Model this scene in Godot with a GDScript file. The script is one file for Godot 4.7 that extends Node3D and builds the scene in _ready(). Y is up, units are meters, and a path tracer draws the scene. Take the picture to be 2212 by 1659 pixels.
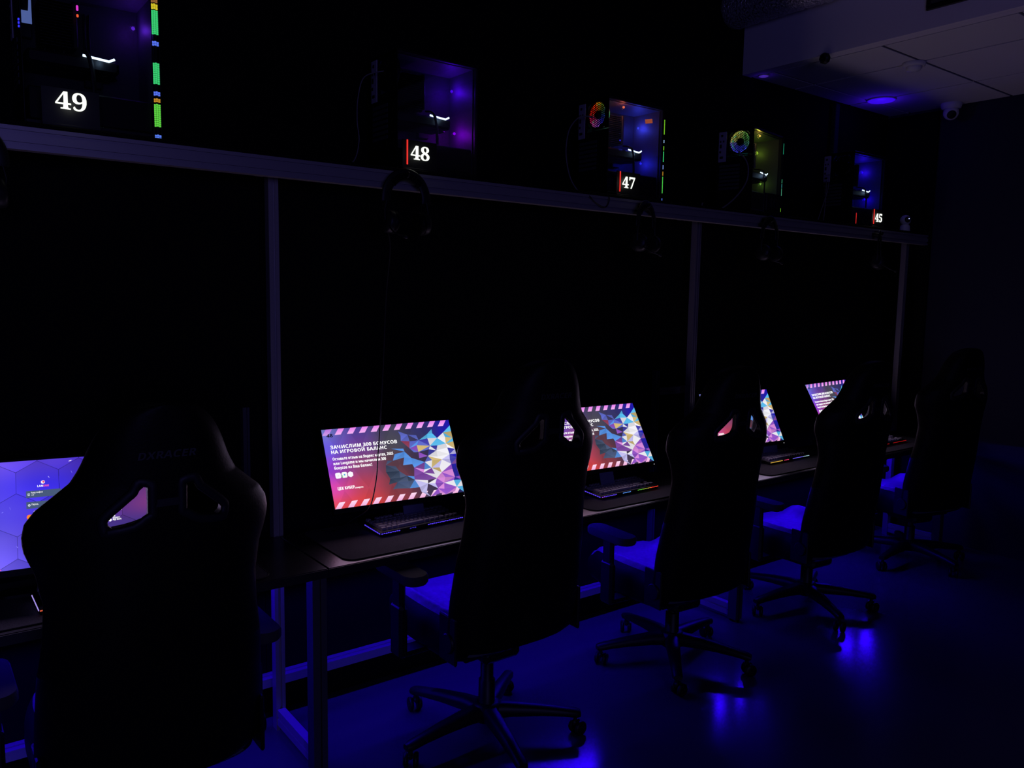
extends Node3D
# A dark computer club: five gaming stations in a row along a black wall, cases on a shelf above them.

var used := {}
var mats := {}
var meshes := {}

# ---------------------------------------------------------------- naming and tagging
func numbered(called: String) -> String:
	if not used.has(called):
		used[called] = 0
		return called
	used[called] += 1
	return "%s_%03d" % [called, used[called]]

func tag(o: Node3D, label := "", category := "", group := "", kind := "") -> Node3D:
	if label: o.set_meta("label", label)
	if category: o.set_meta("category", category)
	if group: o.set_meta("group", group)
	if kind: o.set_meta("kind", kind)
	return o

func thing(called: String, label: String, category: String, at := Vector3.ZERO, turn := 0.0, group := "") -> Node3D:
	var o := Node3D.new()
	o.name = numbered(called)
	add_child(o)
	o.position = at
	o.rotation.y = turn
	tag(o, label, category, group)
	return o

func part(called: String, mesh: Mesh, m: Material, parent: Node, at := Vector3.ZERO) -> MeshInstance3D:
	var o := MeshInstance3D.new()
	o.name = called if parent != self else numbered(called)
	o.mesh = mesh
	o.material_override = m
	o.position = at
	parent.add_child(o, true)
	return o

func struct(called: String, mesh: Mesh, m: Material, at := Vector3.ZERO) -> MeshInstance3D:
	var o := part(called, mesh, m, self, at)
	o.set_meta("kind", "structure")
	return o

func copy_of(src: Node3D, label: String, at: Vector3, turn := 0.0) -> Node3D:
	var r: Node3D = src.duplicate()
	var base := String(src.name)
	r.name = numbered(base)
	add_child(r)
	r.position = at
	r.rotation.y = turn
	r.set_meta("label", label)
	return r

# ---------------------------------------------------------------- materials
func C8(r: float, g: float, b: float, a := 1.0) -> Color:
	return Color(r / 255.0, g / 255.0, b / 255.0, a)

func matt(key: String, c: Color, rough := 0.6, metal := 0.0, spec := 0.5) -> StandardMaterial3D:
	if mats.has(key): return mats[key]
	var m := StandardMaterial3D.new()
	m.resource_name = key
	m.albedo_color = c
	m.roughness = rough
	m.metallic = metal
	m.metallic_specular = spec
	mats[key] = m
	return m

func glow(key: String, c: Color, energy := 1.0) -> StandardMaterial3D:
	if mats.has(key): return mats[key]
	var m := StandardMaterial3D.new()
	m.resource_name = key
	m.albedo_color = Color(0.02, 0.02, 0.02)
	m.roughness = 0.5
	m.emission_enabled = true
	m.emission = c
	m.emission_energy_multiplier = energy
	mats[key] = m
	return m

func noise_tex(seed_: int, freq: float, normal := false, strength := 4.0, size := 512) -> NoiseTexture2D:
	var n := FastNoiseLite.new()
	n.seed = seed_
	n.frequency = freq
	n.fractal_octaves = 4
	var t := NoiseTexture2D.new()
	t.width = size
	t.height = size
	t.seamless = true
	t.noise = n
	t.as_normal_map = normal
	t.bump_strength = strength
	return t

# ---------------------------------------------------------------- shapes
func st0() -> SurfaceTool:
	var st := SurfaceTool.new()
	st.begin(Mesh.PRIMITIVE_TRIANGLES)
	return st

func tri(st: SurfaceTool, a: Vector3, b: Vector3, c: Vector3) -> void:
	st.add_vertex(a); st.add_vertex(b); st.add_vertex(c)

func quad(st: SurfaceTool, a: Vector3, b: Vector3, c: Vector3, d: Vector3) -> void:
	tri(st, a, b, c); tri(st, a, c, d)

func done(st: SurfaceTool) -> ArrayMesh:
	st.generate_normals()
	return st.commit()

# box with chamfered edges, in a frame
func abox(st: SurfaceTool, c: Vector3, s: Vector3, ch := 0.0, f := Basis.IDENTITY) -> void:
	st.set_smooth_group(-1)
	var h := s * 0.5
	if ch <= 0.0:
		var p := []
		for i in 8:
			p.append(c + f * Vector3(h.x * (1 if i & 1 else -1), h.y * (1 if i & 2 else -1), h.z * (1 if i & 4 else -1)))
		for q in [[4, 6, 7, 5], [1, 3, 2, 0], [5, 7, 3, 1], [0, 2, 6, 4], [6, 2, 3, 7], [0, 4, 5, 1]]:
			quad(st, p[q[0]], p[q[1]], p[q[2]], p[q[3]])
		return
	ch = minf(ch, minf(h.x, minf(h.y, h.z)) * 0.9)
	# octagon-section box: rings along the longest axis keep it cheap
	var rings := []
	for k in 4:
		var zz: float = [-h.z, -h.z + ch, h.z - ch, h.z][k]
		var inset: float = [ch, 0.0, 0.0, ch][k]
		var hx := h.x - inset
		var hy := h.y - inset
		var cc := ch * (1.0 if inset == 0.0 else 0.6)
		var ring := []
		for q in [Vector2(hx - cc, -hy), Vector2(hx, -hy + cc), Vector2(hx, hy - cc), Vector2(hx - cc, hy), Vector2(-hx + cc, hy), Vector2(-hx, hy - cc), Vector2(-hx, -hy + cc), Vector2(-hx + cc, -hy)]:
			ring.append(c + f * Vector3(q.x, q.y, zz))
		rings.append(ring)
	loft(st, rings, true, -1)

# joins closed rings (counter-clockwise seen from the last ring's side)
func loft(st: SurfaceTool, rings: Array, caps := true, smooth := 0, cap_group := -1) -> void:
	st.set_smooth_group(smooth)
	for k in rings.size() - 1:
		var a: Array = rings[k]
		var b: Array = rings[k + 1]
		var n := a.size()
		for i in n:
			var j := (i + 1) % n
			quad(st, a[i], b[i], b[j], a[j])
	if caps:
		st.set_smooth_group(cap_group)
		for e in [0, rings.size() - 1]:
			var r: Array = rings[e]
			var mid := Vector3.ZERO
			for v in r: mid += v
			mid /= r.size()
			for i in r.size():
				var j := (i + 1) % r.size()
				if e == 0: tri(st, mid, r[i], r[j])
				else: tri(st, mid, r[j], r[i])

func ring_at(c: Vector3, x: Vector3, y: Vector3, rx: float, ry: float, n: int, start := 0.0) -> Array:
	var r := []
	for i in n:
		var a := start + TAU * i / n
		r.append(c + x * (cos(a) * rx) + y * (sin(a) * ry))
	return r

func frame_of(d: Vector3, hint := Vector3.UP) -> Array:
	d = d.normalized()
	if absf(d.dot(hint)) > 0.95: hint = Vector3.RIGHT if absf(d.x) < 0.9 else Vector3.BACK
	var x := hint.cross(d).normalized()
	return [x, d.cross(x).normalized()]

func cyl(st: SurfaceTool, a: Vector3, b: Vector3, ra: float, rb := -1.0, n := 16, bevel := 0.0) -> void:
	if rb < 0.0: rb = ra
	var f := frame_of(b - a)
	var d := (b - a).normalized()
	var rings := []
	if bevel > 0.0: rings.append(ring_at(a, f[0], f[1], ra - bevel, ra - bevel, n))
	rings.append(ring_at(a + d * bevel, f[0], f[1], ra, ra, n))
	rings.append(ring_at(b - d * bevel, f[0], f[1], rb, rb, n))
	if bevel > 0.0: rings.append(ring_at(b, f[0], f[1], rb - bevel, rb - bevel, n))
	loft(st, rings, true, 0 if bevel <= 0.0 else 1)

# tube through points; rx, ry give an oval section
func tube(st: SurfaceTool, pts: Array, rx: float, ry := -1.0, n := 8, closed := false, hint := Vector3.UP) -> void:
	if ry < 0.0: ry = rx
	var rings := []
	var m := pts.size()
	var x := Vector3.ZERO
	for k in m:
		var p: Vector3 = pts[k]
		var d: Vector3
		if closed: d = pts[(k + 1) % m] - pts[(k - 1 + m) % m]
		else: d = pts[mini(k + 1, m - 1)] - pts[maxi(k - 1, 0)]
		d = d.normalized()
		if x == Vector3.ZERO: x = frame_of(d, hint)[0]
		else: x = (x - d * x.dot(d)).normalized()
		rings.append(ring_at(p, x, d.cross(x).normalized(), rx, ry, n))
	if closed: rings.append(rings[0])
	loft(st, rings, not closed, 0)

func smooth_path(pts: Array, steps := 8, closed := false) -> Array:
	var out := []
	var m := pts.size()
	var last := m if closed else m - 1
	for i in last:
		var p0: Vector3 = pts[(i - 1 + m) % m] if closed else pts[maxi(i - 1, 0)]
		var p1: Vector3 = pts[i]
		var p2: Vector3 = pts[(i + 1) % m]
		var p3: Vector3 = pts[(i + 2) % m] if closed else pts[mini(i + 2, m - 1)]
		for s in steps:
			out.append(p1.cubic_interpolate(p2, p0, p3, float(s) / steps))
	if not closed: out.append(pts[m - 1])
	return out

func lathe(st: SurfaceTool, c: Vector3, axis: Vector3, prof: Array, n := 24) -> void:
	var f := frame_of(axis)
	var d := axis.normalized()
	var rings := []
	for p in prof: rings.append(ring_at(c + d * p.y, f[0], f[1], p.x, p.x, n))
	loft(st, rings, true, 0)

# polygon in the xy plane pulled along z, in a frame
func prism(st: SurfaceTool, poly: PackedVector2Array, z0: float, z1: float, t := Transform3D.IDENTITY) -> void:
	st.set_smooth_group(-1)
	if Geometry2D.is_polygon_clockwise(poly):
		poly.reverse()
	var n := poly.size()
	for i in n:
		var a := poly[i]
		var b := poly[(i + 1) % n]
		quad(st, t * Vector3(a.x, a.y, z1), t * Vector3(b.x, b.y, z1), t * Vector3(b.x, b.y, z0), t * Vector3(a.x, a.y, z0)) if false else quad(st, t * Vector3(a.x, a.y, z0), t * Vector3(a.x, a.y, z1), t * Vector3(b.x, b.y, z1), t * Vector3(b.x, b.y, z0))
	var ix := Geometry2D.triangulate_polygon(poly)
	for i in range(0, ix.size(), 3):
		var a := poly[ix[i]]
		var b := poly[ix[i + 1]]
		var c := poly[ix[i + 2]]
		if (b - a).cross(c - a) < 0.0:
			var k := b
			b = c
			c = k
		tri(st, t * Vector3(a.x, a.y, z1), t * Vector3(c.x, c.y, z1), t * Vector3(b.x, b.y, z1))
		tri(st, t * Vector3(a.x, a.y, z0), t * Vector3(b.x, b.y, z0), t * Vector3(c.x, c.y, z0))

func round_rect(w: float, h: float, r: float, n := 5) -> PackedVector2Array:
	var p := PackedVector2Array()
	for k in 4:
		var cx := (w * 0.5 - r) * (1.0 if k == 0 or k == 3 else -1.0)
		var cy := (h * 0.5 - r) * (1.0 if k < 2 else -1.0)
		for i in n + 1:
			var a := PI * 0.5 * (k + float(i) / n)
			p.append(Vector2(cx + cos(a) * r, cy + sin(a) * r))
	return p

func box_mesh(s: Vector3, ch := 0.0) -> ArrayMesh:
	var key := "box%s%s" % [s, ch]
	if not meshes.has(key):
		var st := st0()
		abox(st, Vector3.ZERO, s, ch)
		meshes[key] = done(st)
	return meshes[key]

func lerp_table(t: Array, x: float) -> float:
	if x <= t[0][0]: return t[0][1]
	for i in t.size() - 1:
		if x <= t[i + 1][0]:
			var k: float = (x - t[i][0]) / (t[i + 1][0] - t[i][0])
			return lerpf(t[i][1], t[i + 1][1], k)
	return t[-1][1]

var fonts := {}
func words(text: String, height: float, depth := 0.0006, face := "Droid Sans", bold := true) -> TextMesh:
	var key := face + str(bold)
	if not fonts.has(key):
		var f := SystemFont.new()
		f.font_names = PackedStringArray([face])
		f.font_weight = 700 if bold else 400
		fonts[key] = f
	var t := TextMesh.new()
	t.font = fonts[key]
	t.text = text
	t.font_size = 64
	t.pixel_size = height / 46.0     # capitals are about 46 of 64 units high
	t.depth = depth
	t.curve_step = 1.0
	return t

# ================================================================ the scene
const STRIP_BLUE := Color(0.16, 0.0, 1.0)
var M := {}

func _ready() -> void:
	# ---- camera
	var cam := Camera3D.new()
	cam.name = "camera"
	var b := Basis(Vector3(0.796224, 0.016612, 0.604774), Vector3(0.052704, 0.993918, -0.096689), Vector3(-0.602702, 0.10886, 0.790506))
	cam.transform = Transform3D(b.orthonormalized(), Vector3(0, 1.63, 0))
	cam.fov = rad_to_deg(2.0 * atan(829.5 / 1740.0))
	cam.near = 0.05
	cam.far = 60.0
	add_child(cam)
	cam.current = true
	# ---- environment: a windowless room, no sky light
	var we := WorldEnvironment.new()
	we.name = "environment"
	var e := Environment.new()
	e.background_mode = Environment.BG_COLOR
	e.background_color = Color.BLACK
	e.tonemap_mode = Environment.TONE_MAPPER_LINEAR
	e.tonemap_exposure = 1.0
	e.sdfgi_enabled = true
	e.ssao_enabled = true
	e.ssil_enabled = true
	we.environment = e
	add_child(we)
	# ---- large lights: an added dim lavender fill behind the camera
	area("added_fill_light", Vector3(-0.6, 1.9, 3.02), Vector3(0, 0, -1), Vector2(1.9, 1.1), C8(138, 128, 255), 2.5)
	make_materials()
	make_room()
	make_frame()
	make_desks()
	make_chairs()
	make_stations()
	make_cases()
	make_signs()
	make_headsets()
	make_cords()
	make_ceiling_fittings()

func area(called: String, at: Vector3, towards: Vector3, size: Vector2, c: Color, energy: float) -> AreaLight3D:
	var l := AreaLight3D.new()
	l.name = called
	l.area_size = size
	l.light_color = c
	l.light_energy = energy
	l.area_normalize_energy = true
	l.shadow_enabled = true
	l.area_range = 20.0
	add_child(l)
	l.position = at
	var up := Vector3.UP if absf(towards.normalized().y) < 0.95 else Vector3.RIGHT
	l.basis = Basis.looking_at(towards, up)
	return l

func omni(called: String, at: Vector3, c: Color, energy: float, parent: Node = self, size := 0.005) -> OmniLight3D:
	var l := OmniLight3D.new()
	l.name = called
	l.light_color = c
	l.light_energy = energy
	l.light_size = size
	l.omni_range = 12.0
	l.omni_attenuation = 2.0
	l.shadow_enabled = true
	parent.add_child(l, true)
	l.position = at
	return l

func make_materials() -> void:
	var leather_n := noise_tex(3, 0.06, true, 3.0)
	M.black_wall = matt("black_wall_paint", C8(12, 12, 14), 0.9, 0.0, 0.2)
	M.end_wall = matt("dark_blue_wall_paint", C8(40, 40, 58), 0.85, 0.0, 0.2)
	M.black_ceiling = matt("black_ceiling_paint", C8(8, 8, 9), 0.95, 0.0, 0.1)
	var fl := matt("dark_vinyl_floor", C8(72, 72, 78), 0.32, 0.0, 0.5)
	fl.roughness = 0.17
	fl.normal_enabled = true
	fl.normal_texture = noise_tex(12, 0.02, true, 1.0)
	fl.normal_scale = 0.04
	fl.uv1_triplanar = true
	fl.uv1_world_triplanar = true
	fl.uv1_scale = Vector3(0.6, 0.6, 0.6)
	M.floor = fl
	M.tile = matt("white_ceiling_tile", C8(214, 212, 214), 0.9, 0.0, 0.2)
	M.tile.normal_enabled = true
	M.tile.normal_texture = noise_tex(21, 0.2, true, 2.0)
	M.tile.normal_scale = 0.25
	M.tile.uv1_triplanar = true
	M.tile.uv1_world_triplanar = true
	M.soffit = matt("white_soffit_paint", C8(222, 218, 224), 0.85, 0.0, 0.2)
	M.grid = matt("ceiling_grid_white", C8(150, 148, 156), 0.6, 0.0, 0.3)
	M.grey_grid = matt("joint_grey", C8(26, 26, 34), 0.8, 0.0, 0.2)
	M.alu = matt("anodised_aluminium", C8(158, 154, 156), 0.42, 0.45, 0.5)
	M.dark_alu = matt("dark_profile", C8(84, 82, 88), 0.5, 0.5, 0.5)
	M.lit_alu = matt("lit_aluminium", C8(176, 174, 178), 0.35, 0.45, 0.5)  # same aluminium, lightened for the bars the blue strips light up
	M.groove = matt("profile_groove", C8(30, 30, 34), 0.6, 0.4, 0.4)
	M.panel = matt("black_panel", C8(11, 11, 13), 0.75, 0.0, 0.2)
	M.desk = matt("black_desktop_laminate", C8(46, 44, 46), 0.3, 0.0, 0.5)
	M.desk.normal_enabled = true
	M.desk.normal_texture = noise_tex(31, 0.15, true, 1.0)
	M.desk.normal_scale = 0.1
	M.desk.uv1_triplanar = true
	M.desk_edge = matt("black_desk_edging", C8(18, 18, 19), 0.5)
	M.mat = matt("grey_desk_mat_cloth", C8(82, 80, 84), 0.9, 0.0, 0.2)
	M.mat.normal_enabled = true
	M.mat.normal_texture = noise_tex(41, 0.4, true, 6.0)
	M.mat.normal_scale = 0.5
	M.mat.uv1_triplanar = true
	M.mat.uv1_scale = Vector3(3, 3, 3)
	M.mat_edge = matt("desk_mat_stitched_edge", C8(14, 14, 15), 0.8)
	M.leather = matt("black_chair_leather", C8(11, 11, 12), 0.48, 0.0, 0.22)
	M.leather.normal_enabled = true
	M.leather.normal_texture = leather_n
	M.leather.normal_scale = 0.25
	M.leather.uv1_triplanar = true
	M.leather.uv1_scale = Vector3(4, 4, 4)
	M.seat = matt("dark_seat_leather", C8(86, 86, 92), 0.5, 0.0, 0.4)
	M.seat.normal_enabled = true
	M.seat.normal_texture = noise_tex(5, 0.012, true, 6.0)
	M.seat.normal_scale = 0.5
	M.seat.uv1_triplanar = true
	M.seat.uv1_scale = Vector3(2, 2, 2)
	M.trim = matt("chair_trim_plastic", C8(26, 26, 30), 0.5, 0.0, 0.4)
	M.plastic = matt("black_plastic", C8(20, 20, 22), 0.45, 0.0, 0.4)
	M.pad = matt("armrest_pad_rubber", C8(58, 58, 62), 0.85, 0.0, 0.2)
	M.letter = matt("chair_embroidery", C8(40, 40, 44), 0.6)
	M.bezel = matt("monitor_bezel", C8(16, 16, 17), 0.4, 0.0, 0.4)
	M.key = matt("keycap_plastic", C8(160, 154, 164), 0.45, 0.0, 0.5)
	M.case = matt("case_black_steel", C8(14, 14, 16), 0.5, 0.2, 0.4)
	M.case_in = matt("case_inside_paint", C8(70, 70, 76), 0.6, 0.1, 0.4)
	M.tray = matt("case_tray_paint", C8(44, 44, 48), 0.6, 0.1, 0.4)
	M.board = matt("circuit_board", C8(40, 42, 48), 0.6, 0.0, 0.4)
	M.heatsink = matt("heatsink_metal", C8(110, 110, 118), 0.4, 0.8, 0.5)
	M.steel = matt("port_plate_steel", C8(190, 184, 200), 0.5, 0.1, 0.5)
	M.white_plastic = matt("white_plastic", C8(205, 205, 208), 0.5, 0.0, 0.4)
	M.foil = matt("crumpled_foil", C8(206, 204, 212), 0.25, 0.6, 0.5)
	M.foil.normal_enabled = true
	M.foil.normal_texture = noise_tex(51, 0.05, true, 12.0)
	M.foil.normal_scale = 1.2
	M.foil.uv1_triplanar = true
	M.foil.uv1_scale = Vector3(2.5, 2.5, 2.5)
	M.cord = matt("black_cord_rubber", C8(9, 9, 10), 0.6)
	M.grey_cord = matt("grey_cord_rubber", C8(120, 116, 116), 0.6)
	M.card = matt("smoky_acrylic_card", C8(112, 112, 150), 0.3)
	M.glassy = StandardMaterial3D.new()
	M.glassy.resource_name = "case_side_glass"
	M.glassy.albedo_color = Color(0.02, 0.02, 0.025, 0.1)
	M.glassy.transparency = BaseMaterial3D.TRANSPARENCY_ALPHA
	M.glassy.roughness = 0.03

# ---------------------------------------------------------------- room
const WALL_Z := -3.07
const END_X := 5.64
const BOX_Y := 2.925
const BOX_X := 3.98

func make_room() -> void:
	var x0 := -3.0
	var z1 := 3.1
	var w := END_X - x0
	var mx := (x0 + END_X) * 0.5
	var mz := (WALL_Z + z1) * 0.5
	var d := z1 - WALL_Z
	struct("floor", box_mesh(Vector3(w + 0.4, 0.2, d + 0.4)), M.floor, Vector3(mx, -0.1, mz))
	struct("ceiling", box_mesh(Vector3(w + 0.4, 0.2, d + 0.4)), M.black_ceiling, Vector3(mx, 3.7, mz))
	struct("wall_back", box_mesh(Vector3(w + 0.4, 3.6, 0.2)), M.black_wall, Vector3(mx, 1.8, WALL_Z - 0.1))
	struct("wall_front", box_mesh(Vector3(w + 0.4, 3.6, 0.2)), M.black_wall, Vector3(mx, 1.8, z1 + 0.1))
	struct("wall_left", box_mesh(Vector3(0.2, 3.6, d)), M.black_wall, Vector3(x0 - 0.1, 1.8, mz))
	struct("wall_right", box_mesh(Vector3(0.2, 3.6, d)), M.end_wall, Vector3(END_X + 0.1, 1.8, mz))
	# black strip of the end wall beside the corner
	struct("trim_1", box_mesh(Vector3(0.02, 2.9, 0.36), 0.004), M.black_wall, Vector3(END_X - 0.011, 1.46, WALL_Z + 0.185))
	struct("trim_2", box_mesh(Vector3(0.05, 2.9, 0.03), 0.004), M.end_wall, Vector3(4.95, 1.46, WALL_Z + 0.017))
	# lowered white box of ceiling over the far end: plaster skin, then a grid of tiles underneath
	var box := Node3D.new()
	box.name = "ceiling_box"
	add_child(box)
	box.set_meta("kind", "structure")
	box.position = Vector3(BOX_X, BOX_Y, WALL_Z)
	var bw := END_X - BOX_X
	part("side_face", box_mesh(Vector3(0.03, 0.67, d - 0.01)), M.soffit, box, Vector3(0.015, 0.335, d * 0.5 + 0.003))
	part("backing", box_mesh(Vector3(bw - 0.034, 0.02, d - 0.01)), M.grey_grid, box, Vector3(bw * 0.5 + 0.015, 0.028, d * 0.5 + 0.003))
	part("edge_angle", box_mesh(Vector3(0.05, 0.012, d - 0.01), 0.002), M.soffit, box, Vector3(0.055, 0.006, d * 0.5 + 0.003))
	# tiles: rows along z, with thin recessed joints
	var xs := [0.085, 0.50, 1.135, bw - 0.004]
	var zs := [0.006, 0.16, 0.80, 1.435, 2.07, 2.705, 3.34, 3.975, 4.61, 5.245, 5.88, d - 0.01]
	for i in xs.size() - 1:
		for j in zs.size() - 1:
			var sx: float = xs[i + 1] - xs[i] - 0.017
			var sz: float = zs[j + 1] - zs[j] - 0.017
			part("ceiling_tile", box_mesh(Vector3(sx, 0.014, sz)), M.tile, box, Vector3((xs[i] + xs[i + 1]) * 0.5, 0.0085, (zs[j] + zs[j + 1]) * 0.5))
	# added lavender panel behind the camera, there to light rail, posts and ceiling box
	var fill_panel := thing("added_fill_panel", "added lavender light panel, out of view on the wall facing the stations", "screen", Vector3(-0.6, 1.9, 3.06))
	part("housing", box_mesh(Vector3(2.0, 1.2, 0.05), 0.008), M.bezel, fill_panel, Vector3(0, 0, 0.012))
	part("fill_panel_glow", box_mesh(Vector3(1.9, 1.1, 0.004)), glow("lavender_fill_glow", C8(146, 136, 255), 0.15), fill_panel, Vector3(0, 0, -0.0155))

# ---------------------------------------------------------------- aluminium frame, panels, shelf
const POSTS := [-1.16, 1.064, 3.325, 5.48]

func profile_bar(a: Vector3, b: Vector3, w: float, h: float, face: Vector3, lanes: int) -> ArrayMesh:
	# slotted aluminium bar from a to b; w across the slotted face, h deep, slots cut into the two opposite faces along face
	var st := st0()
	var d := (b - a).normalized()
	var y := face.normalized()
	var x := y.cross(d).normalized()
	var poly := PackedVector2Array()
	var lane := w / lanes
	var slot := minf(lane * 0.3, 0.010)
	var deep := h * 0.22
	for s in [1.0, -1.0]:
		poly.append(Vector2(s * -w * 0.5, s * h * 0.5))
		for k in lanes:
			var c := -w * 0.5 + lane * (k + 0.5)
			poly.append(Vector2(s * (c - slot * 0.5), s * h * 0.5))
			poly.append(Vector2(s * (c - slot * 0.5), s * (h * 0.5 - deep)))
			poly.append(Vector2(s * (c + slot * 0.5), s * (h * 0.5 - deep)))
			poly.append(Vector2(s * (c + slot * 0.5), s * h * 0.5))
		poly.append(Vector2(s * w * 0.5, s * h * 0.5))
	prism(st, poly, 0.0, a.distance_to(b), Transform3D(Basis(x, y, d), a))
	return done(st)

func make_frame() -> void:
	var fr := thing("aluminium_frame", "slotted aluminium frame carrying the desks and the shelf of computers", "frame", Vector3(0, 0, 0))
	for i in POSTS.size():
		var px: float = POSTS[i]
		part("post", profile_bar(Vector3(px, 0.0, -2.803), Vector3(px, 2.072, -2.803), 0.036, 0.036, Vector3.BACK, 1 if i == 1 else 2), M.alu, fr)
		part("leg", profile_bar(Vector3(px, 0.012, -2.452), Vector3(px, 0.714, -2.452), 0.05, 0.05, Vector3.BACK, 1), M.dark_alu, fr)
		part("leg_foot", lathe_mesh("leg_foot", [Vector2(0.024, 0), Vector2(0.026, 0.004), Vector2(0.012, 0.008), Vector2(0.012, 0.013)]), M.plastic, fr, Vector3(px, 0, -2.452))
		part("foot_bar", profile_bar(Vector3(px, 0.052, -2.784), Vector3(px, 0.052, -2.478), 0.06, 0.03, Vector3.LEFT, 1), M.lit_alu, fr)
		part("desk_bearer", profile_bar(Vector3(px, 0.695, -2.784), Vector3(px, 0.695, -2.478), 0.036, 0.03, Vector3.LEFT, 1), M.alu, fr)
	for i in 3:
		var a: float = POSTS[i] + 0.018
		var c: float = POSTS[i + 1] - 0.018
		part("low_bar", profile_bar(Vector3(a - 0.018, 0.150, -2.897), Vector3(c + 0.018, 0.150, -2.897), 0.056, 0.034, Vector3.UP, 1), M.lit_alu, fr)
		part("desk_rear_bar", profile_bar(Vector3(a, 0.69, -2.803), Vector3(c, 0.69, -2.803), 0.04, 0.036, Vector3.BACK, 1), M.alu, fr)
	part("shelf_rail", profile_bar(Vector3(-1.6, 2.044, -2.68), Vector3(5.5, 2.044, -2.68), 0.064, 0.036, Vector3.BACK, 2), M.alu, fr)
	part("shelf_rail", profile_bar(Vector3(-1.6, 2.052, -2.99), Vector3(5.5, 2.052, -2.99), 0.04, 0.036, Vector3.BACK, 1), M.alu, fr)
	for i in POSTS.size():
		var px: float = POSTS[i]
		part("shelf_bearer", profile_bar(Vector3(px, 2.058, -2.972), Vector3(px, 2.058, -2.699), 0.03, 0.028, Vector3.LEFT, 1), M.alu, fr)
	# short rear uprights and the cross bar seen left of the second post
	for q in [[0.99, 1.21, 0.024], [3.17, 1.25, 0.026]]:
		part("rear_upright", profile_bar(Vector3(q[0], 0.19, -2.905), Vector3(q[0], q[1], -2.905), q[2], 0.03, Vector3.BACK, 1), M.dark_alu, fr)
	part("cross_bar", profile_bar(Vector3(3.184, 1.14, -2.9), Vector3(3.40, 1.14, -2.9), 0.036, 0.03, Vector3.BACK, 1), M.alu, fr)
	# black infill panels
	for i in 3:
		var a: float = POSTS[i] + 0.001
		var c: float = POSTS[i + 1] - 0.001
		part("back_panel", box_mesh(Vector3(c - a, 2.06, 0.016)), M.panel, fr, Vector3((a + c) * 0.5, 1.035, -2.936))
	tag(part("shelf", box_mesh(Vector3(7.1, 0.014, 0.385), 0.003), M.panel, self, Vector3(1.95, 2.083, -2.855)), "long black shelf under the row of computer cases", "shelf")

func lathe_mesh(key: String, prof: Array, axis := Vector3.UP, n := 24) -> ArrayMesh:
	if not meshes.has(key):
		var st := st0()
		lathe(st, Vector3.ZERO, axis, prof, n)
		meshes[key] = done(st)
	return meshes[key]

# ---------------------------------------------------------------- desks
const DESK_Y := 0.745
const DESK_Z := -2.353

func make_desks() -> void:
	var lab := ["black desktop at the left, under the hexagon login screen", "black desktop between the first two posts, under stations 48 and 47", "black desktop at the far right, under stations 46 and 45"]
	for i in 3:
		var a: float = POSTS[i] + 0.0015
		var c: float = POSTS[i + 1] - 0.0015
		var t := thing("desktop", lab[i], "desk", Vector3((a + c) * 0.5, DESK_Y, 0), 0.0, "desktops of the row")
		part("worktop", box_mesh(Vector3(c - a, 0.028, 0.425), 0.0025), M.desk, t, Vector3(0, -0.014, DESK_Z - 0.2155))
		part("edge_band", box_mesh(Vector3(c - a, 0.0275, 0.0025)), M.desk_edge, t, Vector3(0, -0.0155, DESK_Z - 0.0015))
		# blue light strip under the rear bar
		var s := thing("light_strip", ["blue light strip under the left desk by the hexagon screen", "blue light strip under the middle desk of stations 48 and 47", "blue light strip under the far desk of stations 46 and 45"][i], "light strip", Vector3((a + c) * 0.5, 0.7165, -2.768), 0.0, "blue strips under the desks")
		part("tape", box_mesh(Vector3(c - a - 0.1, 0.003, 0.01)), M.white_plastic, s, Vector3(0, -0.002, 0))
		var st := st0()
		var n := int((c - a - 0.12) / 0.045)
		for k in n:
			abox(st, Vector3(-(c - a) * 0.5 + 0.07 + k * 0.045, -0.005, 0), Vector3(0.012, 0.004, 0.007))
		tag(part("led_lamp", done(st), glow("blue_led_glow", STRIP_BLUE, 1.6), s), "", "", "", "stuff")
		area("under_desk_strip_light", Vector3((a + c) * 0.5, 0.70, -2.765), Vector3(0, -0.88, 0.47), Vector2(c - a - 0.12, 0.012), STRIP_BLUE, 1.3)

# ---------------------------------------------------------------- chairs
# d is the distance below the top of the back; half widths of the back's outline
const BACK_W := [[0.0, 0.02], [0.006, 0.06], [0.02, 0.092], [0.04, 0.115], [0.077, 0.138], [0.104, 0.15], [0.15, 0.168], [0.185, 0.188], [0.215, 0.222], [0.245, 0.257], [0.275, 0.277], [0.31, 0.284], [0.345, 0.279], [0.395, 0.26], [0.47, 0.247], [0.56, 0.252], [0.66, 0.266], [0.8, 0.274], [0.93, 0.276], [0.968, 0.264], [0.985, 0.24]]
const BACK_FWD := [[0.0, 0.02], [0.1, 0.035], [0.18, 0.055], [0.27, 0.085], [0.34, 0.085], [0.45, 0.06], [0.6, 0.05], [0.985, 0.045]]
const BACK_TH := [[0.0, 0.05], [0.03, 0.08], [0.1, 0.095], [0.25, 0.085], [0.5, 0.09], [0.8, 0.1], [0.95, 0.09], [0.985, 0.06]]
const HOLE_IN := [[0.188, 0.047], [0.194, 0.043], [0.205, 0.042], [0.258, 0.042], [0.266, 0.048], [0.2735, 0.075], [0.279, 0.1], [0.282, 0.114]]
const HOLE_OUT := [[0.188, 0.049], [0.194, 0.056], [0.205, 0.069], [0.245, 0.114], [0.255, 0.123], [0.263, 0.127], [0.272, 0.1265], [0.279, 0.121], [0.282, 0.116]]

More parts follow.
